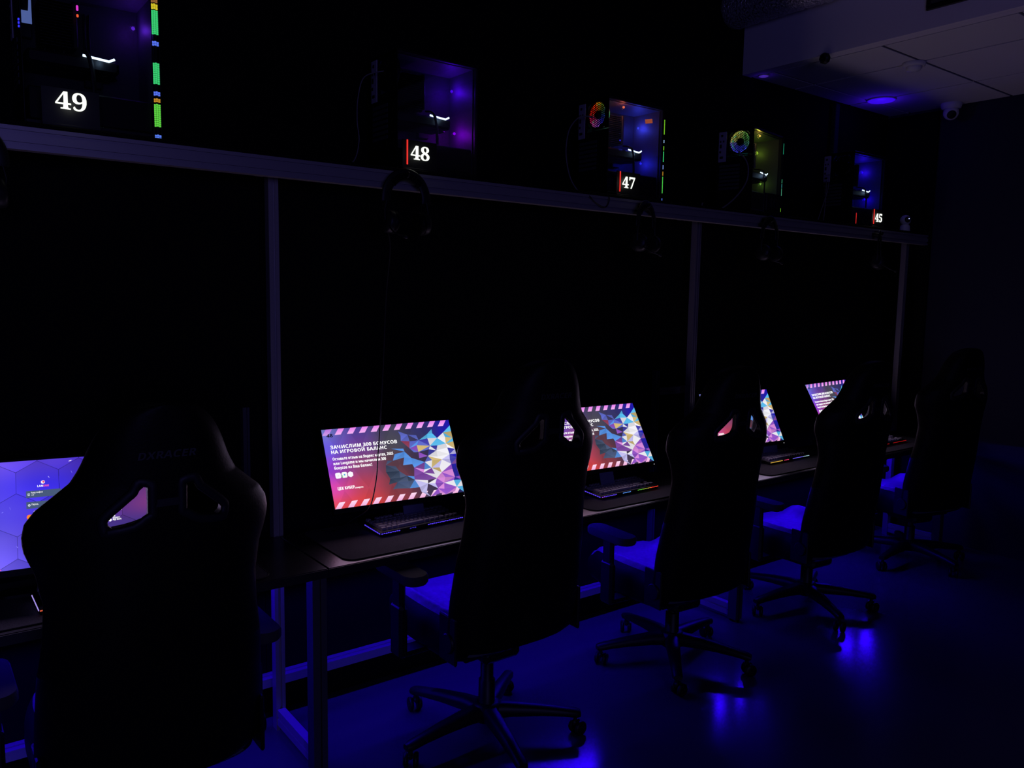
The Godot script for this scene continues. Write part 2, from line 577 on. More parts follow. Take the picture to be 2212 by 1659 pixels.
func back_point(x: float, d: float, top: float, side: float) -> Vector3:
	var w := lerp_table(BACK_W, d)
	var th := lerp_table(BACK_TH, d)
	var zc := 0.365 - 0.112 * d / 0.97 + 0.012 * sin(d * 4.5)
	var k := clampf(absf(x) / w, 0.0, 1.0)
	var half := th * 0.5 * sqrt(maxf(0.0, 1.0 - pow(k, 5.0)))
	var mid := zc - th * 0.5 - lerp_table(BACK_FWD, d) * pow(k, 2.6)
	if side > 0.0: return Vector3(x, top - d, mid + half)
	# the padding thins out round the belt holes
	var e := pow((absf(x) - 0.082) / 0.068, 2.0) + pow((d - 0.235) / 0.068, 2.0)
	return Vector3(x, top - d, mid + half - 2.0 * half * (1.0 - 0.84 * exp(-e * e * 0.35)))

func chair_back(top: float) -> ArrayMesh:
	var st := st0()
	var rows := []
	var d := 0.0
	while d < 0.985:
		rows.append(d)
		if d < 0.03: d += 0.006
		elif d > 0.17 and d < 0.285: d += 0.0047
		else: d += 0.0185
	rows.append_array([0.188, 0.282, 0.985])
	rows.sort()
	var grid := []       # per row: three strips of x values
	for r in rows:
		var w := lerp_table(BACK_W, r)
		var a := 0.047
		var o := 0.047
		if r >= 0.188 and r <= 0.282:
			a = lerp_table(HOLE_IN, r)
			o = lerp_table(HOLE_OUT, r)
		elif r > 0.282:
			a = lerp_table([[0.282, 0.115], [0.4, 0.11]], r)
			o = a
		else:
			a = minf(0.048, w * 0.5)
			o = a
		var strips := [[], [], []]
		for i in 13:
			var k := sin(PI * 0.5 * i / 12.0)
			strips[0].append(-(o + (w - o) * sin(PI * 0.5 * (12 - i) / 12.0)))
			strips[2].append(o + (w - o) * k)
		for i in 9: strips[1].append(lerpf(-a, a, i / 8.0))
		grid.append(strips)
	for n in rows.size() - 1:
		var d0: float = rows[n]
		var d1: float = rows[n + 1]
		for s in 3:
			var g0: Array = grid[n][s]
			var g1: Array = grid[n + 1][s]
			for i in g0.size() - 1:
				st.set_smooth_group(0)
				quad(st, back_point(g0[i], d0, top, 1), back_point(g0[i + 1], d0, top, 1), back_point(g1[i + 1], d1, top, 1), back_point(g1[i], d1, top, 1))
				quad(st, back_point(g0[i], d0, top, -1), back_point(g1[i], d1, top, -1), back_point(g1[i + 1], d1, top, -1), back_point(g0[i + 1], d0, top, -1))
		if d0 >= 0.188 and d1 <= 0.2821:
			st.set_smooth_group(1)
			for q in [[0, 12, 1.0], [1, 0, -1.0], [1, 8, 1.0], [2, 0, -1.0]]:
				var xa: float = grid[n][q[0]][q[1]]
				var xb: float = grid[n + 1][q[0]][q[1]]
				var a := back_point(xa, d0, top, 1)
				var b := back_point(xb, d1, top, 1)
				var c := back_point(xb, d1, top, -1)
				var e := back_point(xa, d0, top, -1)
				if q[2] > 0.0: quad(st, a, e, c, b)
				else: quad(st, a, b, c, e)
	# closing strips at top and bottom
	st.set_smooth_group(0)
	for q in [[0, 1.0], [rows.size() - 1, -1.0]]:
		for s in 3:
			var g: Array = grid[q[0]][s]
			for i in g.size() - 1:
				var a := back_point(g[i], rows[q[0]], top, -1)
				var b := back_point(g[i + 1], rows[q[0]], top, -1)
				var c := back_point(g[i + 1], rows[q[0]], top, 1)
				var e := back_point(g[i], rows[q[0]], top, 1)
				if q[1] > 0.0: quad(st, a, b, c, e)
				else: quad(st, e, c, b, a)
	return done(st)

func hole_ring(side: float, top: float) -> ArrayMesh:
	var pts := []
	var n := 14
	for i in n + 1:
		var d := lerpf(0.188, 0.282, float(i) / n)
		pts.append(Vector2(lerp_table(HOLE_OUT, d) + 0.01, d))
	for i in range(n - 1, 0, -1):
		var d := lerpf(0.188, 0.282, float(i) / n)
		pts.append(Vector2(lerp_table(HOLE_IN, d) - 0.01, d))
	var path := []
	for p in pts:
		var grow := 0.01 if p.y > 0.25 else -0.01
		var dd: float = p.y + (grow if absf(p.y - 0.235) > 0.035 else 0.0)
		path.append(back_point(p.x * side, dd, top, 1) + Vector3(0, 0, 0.0))
	var st := st0()
	tube(st, smooth_path(path, 2, true), 0.0115, 0.006, 8, true, Vector3.BACK)
	return done(st)

func seat_mesh(base_y: float, cover: bool) -> ArrayMesh:
	var st := st0()
	var rings := []
	var n := 40
	for k in 23:
		var t := k / 22.0
		var z := lerpf(-0.375, 0.215, t)
		var endf := sqrt(maxf(0.0, 1.0 - pow(absf(t * 2.0 - 1.0), 7.0)))
		var hw := lerpf(0.235, 0.262, smoothstep(0.0, 0.35, t)) * lerpf(0.72, 1.0, endf)
		var bol := 0.062 * smoothstep(0.02, 0.22, t) * (1.0 - 0.35 * smoothstep(0.7, 1.0, t))
		var topy := base_y - 0.012 * sin(t * PI) + (-0.022 * (1.0 - smoothstep(0.0, 0.22, t)))
		var thick := 0.118 * endf + 0.012
		var ring := []
		for i in n:
			var a := TAU * i / n
			var cx := cos(a)
			var cy := sin(a)
			var x := signf(cx) * pow(absf(cx), 0.45) * hw
			var u := absf(x) / hw
			var up := bol * exp(-pow((u - 0.84) / 0.17, 2.0)) * (1.0 if cy > 0.0 else 0.0) * pow(absf(cy), 0.25)
			var yy := pow(absf(cy), 0.55) * signf(cy)
			ring.append(Vector3(x, topy - thick * 0.5 + yy * thick * 0.5 + up, z))
		ring.reverse()
		rings.append(ring)
	rings.reverse()
	# the lighter colour runs between the crests of the side bolsters; the rest is the dark shell
	st.set_smooth_group(0)
	for e in ([] if cover else [0, rings.size() - 1]):
		var r: Array = rings[e]
		var mid: Vector3 = (r[0] + r[n / 2]) * 0.5
		for i in n:
			if e == 0: tri(st, mid, r[i], r[(i + 1) % n])
			else: tri(st, mid, r[(i + 1) % n], r[i])
	for k in rings.size() - 1:
		var a: Array = rings[k]
		var b: Array = rings[k + 1]
		var wide := 0.0
		for v in a: wide = maxf(wide, absf(v.x))
		for i in n:
			var j := (i + 1) % n
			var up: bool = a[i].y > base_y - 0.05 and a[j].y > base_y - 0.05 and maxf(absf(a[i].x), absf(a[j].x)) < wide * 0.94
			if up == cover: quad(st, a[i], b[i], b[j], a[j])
	return done(st)

func make_chair(called: String, label: String, at: Vector3, turn: float, lift: float, star: float) -> Node3D:
	var t := thing(called, label, "chair", at, turn, "gaming chairs of the row")
	var top := 1.432 + lift
	var sy := 0.52 + lift
	if not meshes.has("back%s" % lift):
		meshes["back%s" % lift] = chair_back(top)
		meshes["hole_l%s" % lift] = hole_ring(-1.0, top)
		meshes["hole_r%s" % lift] = hole_ring(1.0, top)
		meshes["seat%s" % lift] = seat_mesh(sy, false)
		meshes["cover%s" % lift] = seat_mesh(sy, true)
	var bk := part("backrest", meshes["back%s" % lift], M.leather, t)
	part("belt_hole_trim", meshes["hole_l%s" % lift], M.trim, bk)
	part("belt_hole_trim", meshes["hole_r%s" % lift], M.trim, bk)
	# strap plate that joins the two trims across the spine
	var bp := st0()
	var ring := []
	for i in 9:
		var x := lerpf(-0.036, 0.036, i / 8.0)
		var p := back_point(x, 0.232, top, 1)
		ring.append([p + Vector3(0, 0.011, -0.004), p + Vector3(0, 0.009, 0.004), p + Vector3(0, -0.009, 0.004), p + Vector3(0, -0.011, -0.004)])
	loft(bp, ring, true, -1)
	part("bridge_plate", done(bp), M.trim, bk)
	var lt := words("DXRACER", 0.0165, 0.0015, "Droid Sans", true)
	var lo := part("embroidered_lettering", lt, M.letter, bk)
	var lp := back_point(0, 0.118, top, 1)
	lo.transform = Transform3D(Basis(Vector3(1.28, 0, 0), Vector3(0.28, 1, -0.08), Vector3(0, 0, 1)), lp + Vector3(0, 0, 0.0012))
	# seat and its pan
	var se := part("seat", meshes["seat%s" % lift], M.leather, t)
	part("seat_cover", meshes["cover%s" % lift], M.seat, se)
	var pan := st0()
	abox(pan, Vector3(0, sy - 0.135, -0.06), Vector3(0.36, 0.02, 0.36), 0.006)
	abox(pan, Vector3(0, sy - 0.165, -0.01), Vector3(0.16, 0.05, 0.22), 0.012)
	part("tilt_mechanism", done(pan), M.plastic, t)
	var lev := st0()
	tube(lev, [Vector3(0.08, sy - 0.165, -0.02), Vector3(0.2, sy - 0.17, -0.02), Vector3(0.27, sy - 0.175, -0.03)], 0.006)
	abox(lev, Vector3(0.285, sy - 0.176, -0.032), Vector3(0.05, 0.012, 0.024), 0.004)
	part("tilt_lever", done(lev), M.plastic, t)
	# brackets that hinge the back
	for s in [-1.0, 1.0]:
		var br := st0()
		abox(br, Vector3(s * 0.268, sy - 0.02, 0.15), Vector3(0.012, 0.16, 0.1), 0.004)
		cyl(br, Vector3(s * 0.262, sy - 0.03, 0.16), Vector3(s * 0.282, sy - 0.03, 0.16), 0.034, 0.034, 18, 0.004)
		part("recliner_bracket", done(br), M.plastic, t)
		# armrest: foot, post, pad
		var ar := st0()
		abox(ar, Vector3(s * 0.24, sy - 0.128, -0.06), Vector3(0.2, 0.018, 0.07), 0.005)
		abox(ar, Vector3(s * 0.335, sy - 0.045, -0.06), Vector3(0.034, 0.19, 0.075), 0.01)
		abox(ar, Vector3(s * 0.335, sy + 0.09, -0.06), Vector3(0.026, 0.12, 0.06), 0.008)
		var arm := part("armrest", done(ar), M.plastic, t)
		var pd := st0()
		var rr := round_rect(0.092, 0.265, 0.042, 6)
		var tf := Transform3D(Basis(Vector3(1, 0, 0), Vector3(0, 0, 1), Vector3(0, -1, 0)), Vector3(s * 0.335, sy + 0.168, -0.045))
		var rings := []
		for q in [[0.016, 0.9], [0.008, 1.0], [-0.01, 1.0], [-0.017, 0.92]]:
			var rg := []
			for v in rr: rg.append(tf * Vector3(v.x * q[1], v.y * (1.0 - (1.0 - q[1]) * 0.4), q[0]))
			rings.append(rg)
		rings.reverse()
		loft(pd, rings, true, 1)
		part("arm_pad", done(pd), M.pad, arm)
	# column
	var col := st0()
	lathe(col, Vector3.ZERO, Vector3.UP, [Vector2(0.034, 0.075), Vector2(0.034, 0.13), Vector2(0.031, 0.135), Vector2(0.03, 0.225), Vector2(0.024, 0.23), Vector2(0.024, 0.285 + lift), Vector2(0.019, 0.288 + lift), Vector2(0.019, sy - 0.18)], 22)
	part("gas_column", done(col), M.plastic, t)
	var hub := part("base_hub", lathe_mesh("base_hub", [Vector2(0.03, 0.07), Vector2(0.05, 0.075), Vector2(0.056, 0.095), Vector2(0.05, 0.135), Vector2(0.036, 0.14)]), M.plastic, t)
	if not meshes.has("base_leg"):
		var lg := st0()
		var rs := []
		for q in [[0.03, 0.107, 0.032, 0.027], [0.1, 0.108, 0.029, 0.024], [0.2, 0.102, 0.025, 0.019], [0.29, 0.092, 0.021, 0.015], [0.335, 0.086, 0.021, 0.014], [0.352, 0.084, 0.016, 0.01]]:
			var rg := []
			for v in [Vector2(1, -0.7), Vector2(1, 0.3), Vector2(0.6, 1), Vector2(-0.6, 1), Vector2(-1, 0.3), Vector2(-1, -0.7), Vector2(-0.7, -1), Vector2(0.7, -1)]:
				rg.append(Vector3(q[0], q[1] + v.y * q[3], -v.x * q[2]))
			rs.append(rg)
		loft(lg, rs, true, 1)
		meshes["base_leg"] = done(lg)
		var cs := st0()
		for z in [-0.0175, 0.0175]:
			var f := signf(z)
			lathe(cs, Vector3(0.012, 0.027, z - 0.009 * 1.0), Vector3.BACK, [Vector2(0.012, 0.0), Vector2(0.023, 0.001), Vector2(0.027, 0.005), Vector2(0.027, 0.013), Vector2(0.023, 0.017), Vector2(0.012, 0.018)], 20)
		abox(cs, Vector3(0.004, 0.047, 0), Vector3(0.034, 0.02, 0.016), 0.005)
		cyl(cs, Vector3(0, 0.05, 0), Vector3(0, 0.076, 0), 0.008)
		meshes["caster"] = done(cs)
	for k in 5:
		var a := star + TAU * k / 5.0
		var dirr := Basis(Vector3.UP, -a)
		var l := part("base_leg", meshes["base_leg"], M.plastic, hub)
		l.basis = dirr
		var c := part("caster", meshes["caster"], M.plastic, l)
		c.transform = Transform3D(Basis(Vector3.UP, 0.6 + 1.7 * k), Vector3(0.333, 0.0, 0))
	return t

func make_chairs() -> void:
	make_chair("gaming_chair", "black gaming chair nearest the camera, facing the purple hexagon login screen", Vector3(0.478, 0, -2.29), 0.0, -0.06, 0.35)
	make_chair("gaming_chair", "black gaming chair second from the left, facing the station 48 screen", Vector3(1.66, 0, -2.3), 0.0, 0.0, deg_to_rad(33))
	make_chair("gaming_chair", "black gaming chair third from the left, half covering the station 47 screen", Vector3(2.712, 0, -2.335), deg_to_rad(-4), -0.066, deg_to_rad(58))
	make_chair("gaming_chair", "black gaming chair fourth from the left, beside the narrow sliver of screen", Vector3(3.79, 0, -2.35), deg_to_rad(-5), -0.085, deg_to_rad(42))
	make_chair("gaming_chair", "black gaming chair at the far end, lost in darkness by the red keyboard", Vector3(5.03, 0, -2.42), deg_to_rad(-14), -0.06, deg_to_rad(20))

# ---------------------------------------------------------------- stations
const SW := 0.545
const SH := 0.3066

func lerp_grid(g: Array, u: float, v: float) -> Color:
	var w: int = g[0].size() - 1
	var h: int = g.size() - 1
	var x := clampf(u * w, 0.0, w - 0.0001)
	var y := clampf(v * h, 0.0, h - 0.0001)
	var i := int(x)
	var j := int(y)
	var fx := smoothstep(0.0, 1.0, x - i)
	var fy := smoothstep(0.0, 1.0, y - j)
	var a: Color = g[j][i].lerp(g[j][i + 1], fx)
	var b: Color = g[j + 1][i].lerp(g[j + 1][i + 1], fx)
	return a.lerp(b, fy)

func fill_poly(im: Image, pts: Array, c: Color, c2 := Color(0, 0, 0, 0)) -> void:
	# pts in 0..1 of the picture; c2 is the colour at the lower edge when given
	var w := im.get_width()
	var h := im.get_height()
	var y0 := 1e9
	var y1 := -1e9
	for p in pts:
		y0 = minf(y0, p.y * h)
		y1 = maxf(y1, p.y * h)
	for y in range(maxi(0, int(y0)), mini(h - 1, int(y1)) + 1):
		var yy := y + 0.5
		var hits := []
		for i in pts.size():
			var a: Vector2 = pts[i] * Vector2(w, h)
			var b: Vector2 = pts[(i + 1) % pts.size()] * Vector2(w, h)
			if (a.y <= yy) != (b.y <= yy):
				hits.append(a.x + (b.x - a.x) * (yy - a.y) / (b.y - a.y))
		hits.sort()
		var cc := c if c2.a == 0.0 else c.lerp(c2, clampf((yy - y0) / maxf(1.0, y1 - y0), 0.0, 1.0))
		for k in range(0, hits.size() - 1, 2):
			var xa := clampi(int(round(hits[k])), 0, w)
			var xb := clampi(int(round(hits[k + 1])), 0, w)
			if xb > xa: im.fill_rect(Rect2i(xa, y, xb - xa, 1), cc)

func V2(a: Array) -> Array:
	var o := []
	for i in range(0, a.size(), 2): o.append(Vector2(a[i], a[i + 1]))
	return o

func disc(cx: float, cy: float, r: float, n := 20) -> Array:
	var o := []
	for i in n: o.append(Vector2(cx + cos(TAU * i / n) * r, cy + sin(TAU * i / n) * r * 16.0 / 9.0))
	return o

func rrect(x0: float, y0: float, x1: float, y1: float, r: float) -> Array:
	var o := []
	for p in round_rect(x1 - x0, (y1 - y0) * 9.0 / 16.0, r): o.append(Vector2((x0 + x1) * 0.5 + p.x, (y0 + y1) * 0.5 + p.y * 16.0 / 9.0))
	return o

func ad_picture() -> Image:
	var im := Image.create(960, 540, false, Image.FORMAT_RGB8)
	var g := [
		[C8(118, 126, 205), C8(84, 66, 158), C8(70, 66, 92), C8(52, 50, 110), C8(34, 26, 176)],
		[C8(108, 92, 228), C8(112, 66, 150), C8(76, 74, 86), C8(54, 52, 96), C8(34, 26, 190)],
		[C8(150, 62, 214), C8(150, 72, 120), C8(92, 62, 74), C8(58, 50, 80), C8(36, 32, 196)],
		[C8(222, 74, 178), C8(188, 68, 92), C8(120, 58, 70), C8(66, 54, 78), C8(40, 36, 150)],
		[C8(236, 78, 92), C8(222, 66, 64), C8(140, 58, 68), C8(66, 56, 84), C8(46, 42, 100)]]
	for y in 540:
		for x in 960:
			var c := lerp_grid(g, x / 960.0, y / 540.0)
			# faint facets
			var q := int(floor((x + y * 0.6) / 170.0)) + int(floor((x - y * 0.6) / 170.0))
			im.set_pixel(x, y, c * (1.0 if q & 1 else 0.95))
	for k in 11:
		var u := k * 0.0898
		var s := 0.6 if k == 0 else 1.0
		var top := C8(236, 130, 240).lerp(C8(112, 96, 200), 1.0 - s)
		fill_poly(im, V2([u, 0.077, u + 0.045, 0.077, u + 0.078, 0.0, u + 0.033, 0.0]), top, C8(246, 182, 244).lerp(C8(150, 120, 220), 1.0 - s))
		fill_poly(im, V2([u, 1.0, u + 0.043, 1.0, u + 0.08, 0.925, u + 0.037, 0.925]), C8(255, 222, 242), C8(246, 178, 226))
	# plain abstract shards in place of the artwork
	var blue := C8(92, 104, 206)
	var cyan := C8(86, 190, 244)
	var white := C8(250, 248, 255)
	var slate := C8(50, 62, 86)
	var violet := C8(150, 82, 206)
	var gold := C8(214, 186, 120)
	var pal := {"b": blue, "c": cyan, "w": white, "s": slate, "v": violet, "g": gold, "l": C8(84, 148, 236), "r": C8(140, 56, 84), "k": C8(224, 140, 226), "p": C8(120, 66, 158), "y": C8(198, 192, 246), "n": C8(62, 60, 170), "d": C8(70, 84, 120)}
	# a mosaic of flat triangles; a letter pair per cell, a dot leaves the ground showing
	var rows := ["..  ..  b.  ..  ..  .c  ..  .c", "..  ..  bb  .b  .c  cc  .w  cg", "..  ..  .r  bl  bn  wc  cw  gc", "..  .l  ..  bv  gb  wn  ww  wg", "..  ll  l.  ..  v.  nw  ww  ny", "d.  ..  ll  l.  .b  gw  wy  n.", "sd  ..  ..  lp  lw  gy  wy  np", "ss  d.  ..  pk  wp  wg  wv  ..", "ss  sd  sl  pp  pw  wk  vk  ..", ".d  dd  dl  yw  .w  vk  kv  .v", "..  ..  ..  yy  .y  vk  vw  cw", "..  ..  ..  .y  .v  kv  vk  .c"]
	var rg := RandomNumberGenerator.new()
	rg.seed = 4
	var pts := []
	for r in rows.size() + 1:
		var line := []
		for c in 9:
			var jx := 0.0 if c == 8 else rg.randf_range(-0.02, 0.02)
			line.append(Vector2(0.425 + 0.575 * c / 8.0 + jx, 0.095 + 0.9 * r / rows.size() + rg.randf_range(-0.02, 0.02)))
		pts.append(line)
	for r in rows.size():
		var cells: PackedStringArray = rows[r].split("  ")
		for c in 8:
			var f := (r + c) % 2
			var p := [pts[r][c], pts[r][c + 1], pts[r + 1][c + 1], pts[r + 1][c]]
			for h in 2:
				var ch := cells[c][h]
				if ch == ".": continue
				var col: Color = pal[ch]
				col = col.darkened(rg.randf_range(0.0, 0.16))
				var tr: Array = ([p[0], p[1], p[3]] if h == 0 else [p[1], p[2], p[3]]) if f else ([p[0], p[2], p[3]] if h == 0 else [p[0], p[1], p[2]])
				fill_poly(im, tr, col, col.lightened(0.08))
	# the three icons
	fill_poly(im, rrect(0.043, 0.558, 0.083, 0.63, 0.01), white)
	fill_poly(im, V2([0.058, 0.594, 0.063, 0.603, 0.07, 0.588, 0.063, 0.598]), C8(240, 150, 140))
	fill_poly(im, rrect(0.088, 0.558, 0.128, 0.63, 0.01), C8(246, 252, 248))
	fill_poly(im, V2([0.089, 0.585, 0.095, 0.6, 0.095, 0.628, 0.089, 0.622]), C8(120, 214, 150))
	fill_poly(im, disc(0.109, 0.592, 0.006), C8(90, 170, 226))
	fill_poly(im, V2([0.133, 0.575, 0.152, 0.556, 0.171, 0.575, 0.171, 0.613, 0.152, 0.632, 0.133, 0.613]), white)
	return im

func launcher_picture() -> Image:
	var im := Image.create(960, 540, false, Image.FORMAT_RGB8)
	var g := [
		[C8(92, 76, 240), C8(112, 84, 238), C8(92, 66, 226), C8(70, 44, 190), C8(66, 40, 110)],
		[C8(120, 90, 246), C8(86, 70, 244), C8(62, 48, 232), C8(62, 44, 190), C8(96, 52, 120)],
		[C8(120, 96, 250), C8(94, 80, 248), C8(76, 58, 226), C8(92, 52, 150), C8(122, 58, 130)],
		[C8(110, 92, 250), C8(112, 96, 250), C8(84, 66, 214), C8(76, 58, 150), C8(62, 50, 140)],
		[C8(96, 84, 246), C8(118, 100, 252), C8(84, 70, 220), C8(60, 46, 150), C8(60, 44, 140)]]
	var cells := []
	for j in range(-1, 7):
		for i in range(-1, 7):
			cells.append(Vector2((i + (0.5 if j & 1 else 0.0)) * 0.195 - 0.029, j * 0.30 - 0.0935))
	for y in 540:
		for x in 960:
			var u := x / 960.0
			var v := y / 540.0
			var best := 9.0
			var second := 9.0
			var who := 0
			for k in cells.size():
				var dv: Vector2 = cells[k]
				var du := (u - dv.x) * 1.778
				var dy := v - dv.y
				if absf(dy) > 0.5: continue
				var q := du * du + dy * dy
				if q < best:
					second = best
					best = q
					who = k
				elif q < second: second = q
			var c := lerp_grid(g, u, v)
			var edge := sqrt(second) - sqrt(best)
			if edge < 0.0045: c = c.darkened(0.35)
			else: c = c * (0.86 + 0.28 * clampf((v - cells[who].y + 0.2) * 2.0, 0.0, 1.0)) if (who * 7) % 3 else c * (0.92 + 0.12 * clampf((u - cells[who].x + 0.1) * 4.0, 0.0, 1.0))
			im.set_pixel(x, y, c)
	var field := C8(72, 90, 122)
	fill_poly(im, V2([0.405, 0.293, 0.565, 0.293, 0.565, 0.357, 0.405, 0.357]), field)
	fill_poly(im, V2([0.405, 0.397, 0.565, 0.397, 0.565, 0.46, 0.405, 0.46]), field)
	fill_poly(im, rrect(0.405, 0.515, 0.565, 0.562, 0.012), C8(255, 96, 110))
	fill_poly(im, rrect(0.407, 0.518, 0.563, 0.559, 0.011), C8(252, 140, 44))
	fill_poly(im, V2([0.413, 0.314, 0.422, 0.314, 0.422, 0.337, 0.413, 0.337]), C8(230, 236, 246))
	fill_poly(im, V2([0.4155, 0.319, 0.4195, 0.319, 0.4195, 0.331, 0.4155, 0.331]), field)
	fill_poly(im, disc(0.418, 0.428, 0.006), C8(230, 236, 246))
	fill_poly(im, disc(0.418, 0.428, 0.0025), field)
	fill_poly(im, V2([0.474, 0.207, 0.483, 0.199, 0.492, 0.207, 0.492, 0.227, 0.483, 0.235, 0.474, 0.227]), C8(250, 240, 250))
	fill_poly(im, V2([0.483, 0.203, 0.491, 0.21, 0.487, 0.226, 0.48, 0.217]), C8(240, 74, 110))
	for q in [[0.613, 0.03, 0.02, -0.012, 250], [0.51, 0.172, 0.009, 0.018, 190], [0.333, 0.44, 0.006, 0.03, 130], [0.30, 0.47, 0.01, -0.01, 120], [0.617, 0.14, 0.006, 0.03, 140], [0.44, 0.487, 0.008, -0.01, 220], [0.36, 0.8, 0.008, 0.02, 140], [0.12, 0.3, 0.01, 0.02, 170]]:
		var c := C8(q[4], q[4] * 0.94, 255)
		fill_poly(im, V2([q[0] - q[2] * 0.5, q[1] - q[3] * 0.5, q[0], q[1] - 0.006, q[0] + q[2] * 0.5, q[1] + q[3] * 0.5, q[0], q[1] + 0.006]), c)
	# pink brush strokes and the white panel at the lower right
	fill_poly(im, V2([0.15, 0.80, 0.20, 0.86, 0.292, 0.995, 0.28, 0.992, 0.19, 0.89]), C8(240, 84, 190))
	fill_poly(im, V2([0.2, 0.62, 0.262, 0.5, 0.27, 0.505, 0.23, 0.62]), C8(246, 90, 150))
	fill_poly(im, V2([0.20, 0.70, 0.266, 0.64, 0.272, 0.66, 0.262, 0.72, 0.22, 0.76]), C8(240, 220, 250))
	fill_poly(im, V2([0.775, 0.47, 0.848, 0.47, 0.848, 0.555, 0.775, 0.555]), C8(250, 255, 250))
	fill_poly(im, V2([0.73, 0.60, 0.814, 0.60, 0.814, 0.614, 0.73, 0.614]), C8(250, 250, 255))
	fill_poly(im, disc(0.788, 0.645, 0.008), C8(250, 250, 255))
	fill_poly(im, V2([0.735, 0.645, 0.768, 0.645, 0.768, 0.66, 0.735, 0.66]), C8(250, 250, 255))
	return im

func screen_material(key: String, im: Image, energy: float) -> StandardMaterial3D:
	var m := StandardMaterial3D.new()
	m.resource_name = key
	m.albedo_color = Color(0.01, 0.01, 0.012)
	m.roughness = 0.35
	m.emission_enabled = true
	m.emission = Color.WHITE
	m.emission_operator = BaseMaterial3D.EMISSION_OP_MULTIPLY
	m.emission_texture = ImageTexture.create_from_image(im)
	m.emission_energy_multiplier = energy
	m.texture_repeat = false
	return m

func screen_mesh() -> ArrayMesh:
	if meshes.has("screen"): return meshes["screen"]
	var st := st0()
	var h := Vector2(SW, SH) * 0.5
	for q in [[-1, 1, 0, 0], [1, 1, 1, 0], [1, -1, 1, 1], [-1, 1, 0, 0], [1, -1, 1, 1], [-1, -1, 0, 1]]:
		st.set_uv(Vector2(q[2], q[3]))
		st.set_normal(Vector3.BACK)
		st.add_vertex(Vector3(q[0] * h.x, q[1] * h.y, 0))
	meshes["screen"] = st.commit()
	return meshes["screen"]

func screen_words(parent: Node, called: String, text: String, u: float, v: float, cap: float, width: float, m: Material, bold := true) -> void:
	# v is the baseline; cap and width in parts of the screen's height and width
	var w := words(text, cap * SH, 0.0004, "Droid Sans", bold)
	w.horizontal_alignment = HORIZONTAL_ALIGNMENT_LEFT
	w.vertical_alignment = VERTICAL_ALIGNMENT_BOTTOM
	var bb := w.get_aabb()
	var o := part(called, w, m, parent)
	var k := width * SW / maxf(bb.size.x, 0.001)
	o.scale = Vector3(k, 1, 1)
	var descends := 0.0
	o.position = Vector3(-SW * 0.5 + u * SW - bb.position.x * k, SH * 0.5 - v * SH - bb.position.y - descends, 0.0006)

func make_monitor(label: String, at: Vector3, yaw: float, tilt: float) -> Node3D:
	# at is the middle of the screen; the thing's base stands on the desk behind it
	var t := thing("monitor", label, "monitor", Vector3(at.x, DESK_Y + 0.004, at.z - 0.06), yaw, "monitors of the row")
	var head := part("housing", monitor_shell(), M.bezel, t, Vector3(0, at.y - DESK_Y - 0.004, 0.06))
	head.rotation.x = -tilt
	part("bezel", monitor_bezel(), M.plastic, head)
	part("power_lamp", box_mesh(Vector3(0.004, 0.003, 0.002)), glow("power_lamp_white", C8(235, 235, 245), 1.0), head, Vector3(SW * 0.5 - 0.008, -SH * 0.5 - 0.016, 0.0022))
	var nk := st0()
	tube(nk, [Vector3(0, 0.008, -0.012), Vector3(0, 0.1, -0.014), Vector3(0, at.y - DESK_Y - 0.02, -0.004)], 0.024, 0.012, 10)
	part("stand_neck", done(nk), M.plastic, t)
	var bs := st0()
	prism(bs, round_rect(0.26, 0.06, 0.02), 0.0, 0.008, Transform3D(Basis(Vector3(1, 0, 0), Vector3(0, 0, -1), Vector3(0, 1, 0)), Vector3(0, 0, 0.005)))
	part("stand_base", done(bs), M.plastic, t)
	return head

func monitor_shell() -> ArrayMesh:
	if meshes.has("shell"): return meshes["shell"]
	var st := st0()
	var rings := []
	for q in [[-0.001, 1.0], [-0.022, 1.0], [-0.03, 0.92], [-0.05, 0.55], [-0.054, 0.5]]:
		var r := []
		for p in round_rect((SW + 0.014) * q[1], (SH + 0.026) * q[1], 0.006): r.append(Vector3(p.x, p.y - 0.006, q[0]))
		rings.append(r)
	rings.reverse()
	loft(st, rings, true, 1)
	meshes["shell"] = done(st)
	return meshes["shell"]

func monitor_bezel() -> ArrayMesh:
	if meshes.has("bezel"): return meshes["bezel"]
	var st := st0()
	var w := SW + 0.014
	abox(st, Vector3(0, SH * 0.5 + 0.0035, 0.0), Vector3(w, 0.007, 0.004), 0.001)
	abox(st, Vector3(0, -SH * 0.5 - 0.0095, 0.0), Vector3(w, 0.019, 0.004), 0.001)
	for s in [-1, 1]: abox(st, Vector3(s * (SW * 0.5 + 0.0035), 0, 0.0), Vector3(0.007, SH, 0.004), 0.001)
	meshes["bezel"] = done(st)
	return meshes["bezel"]

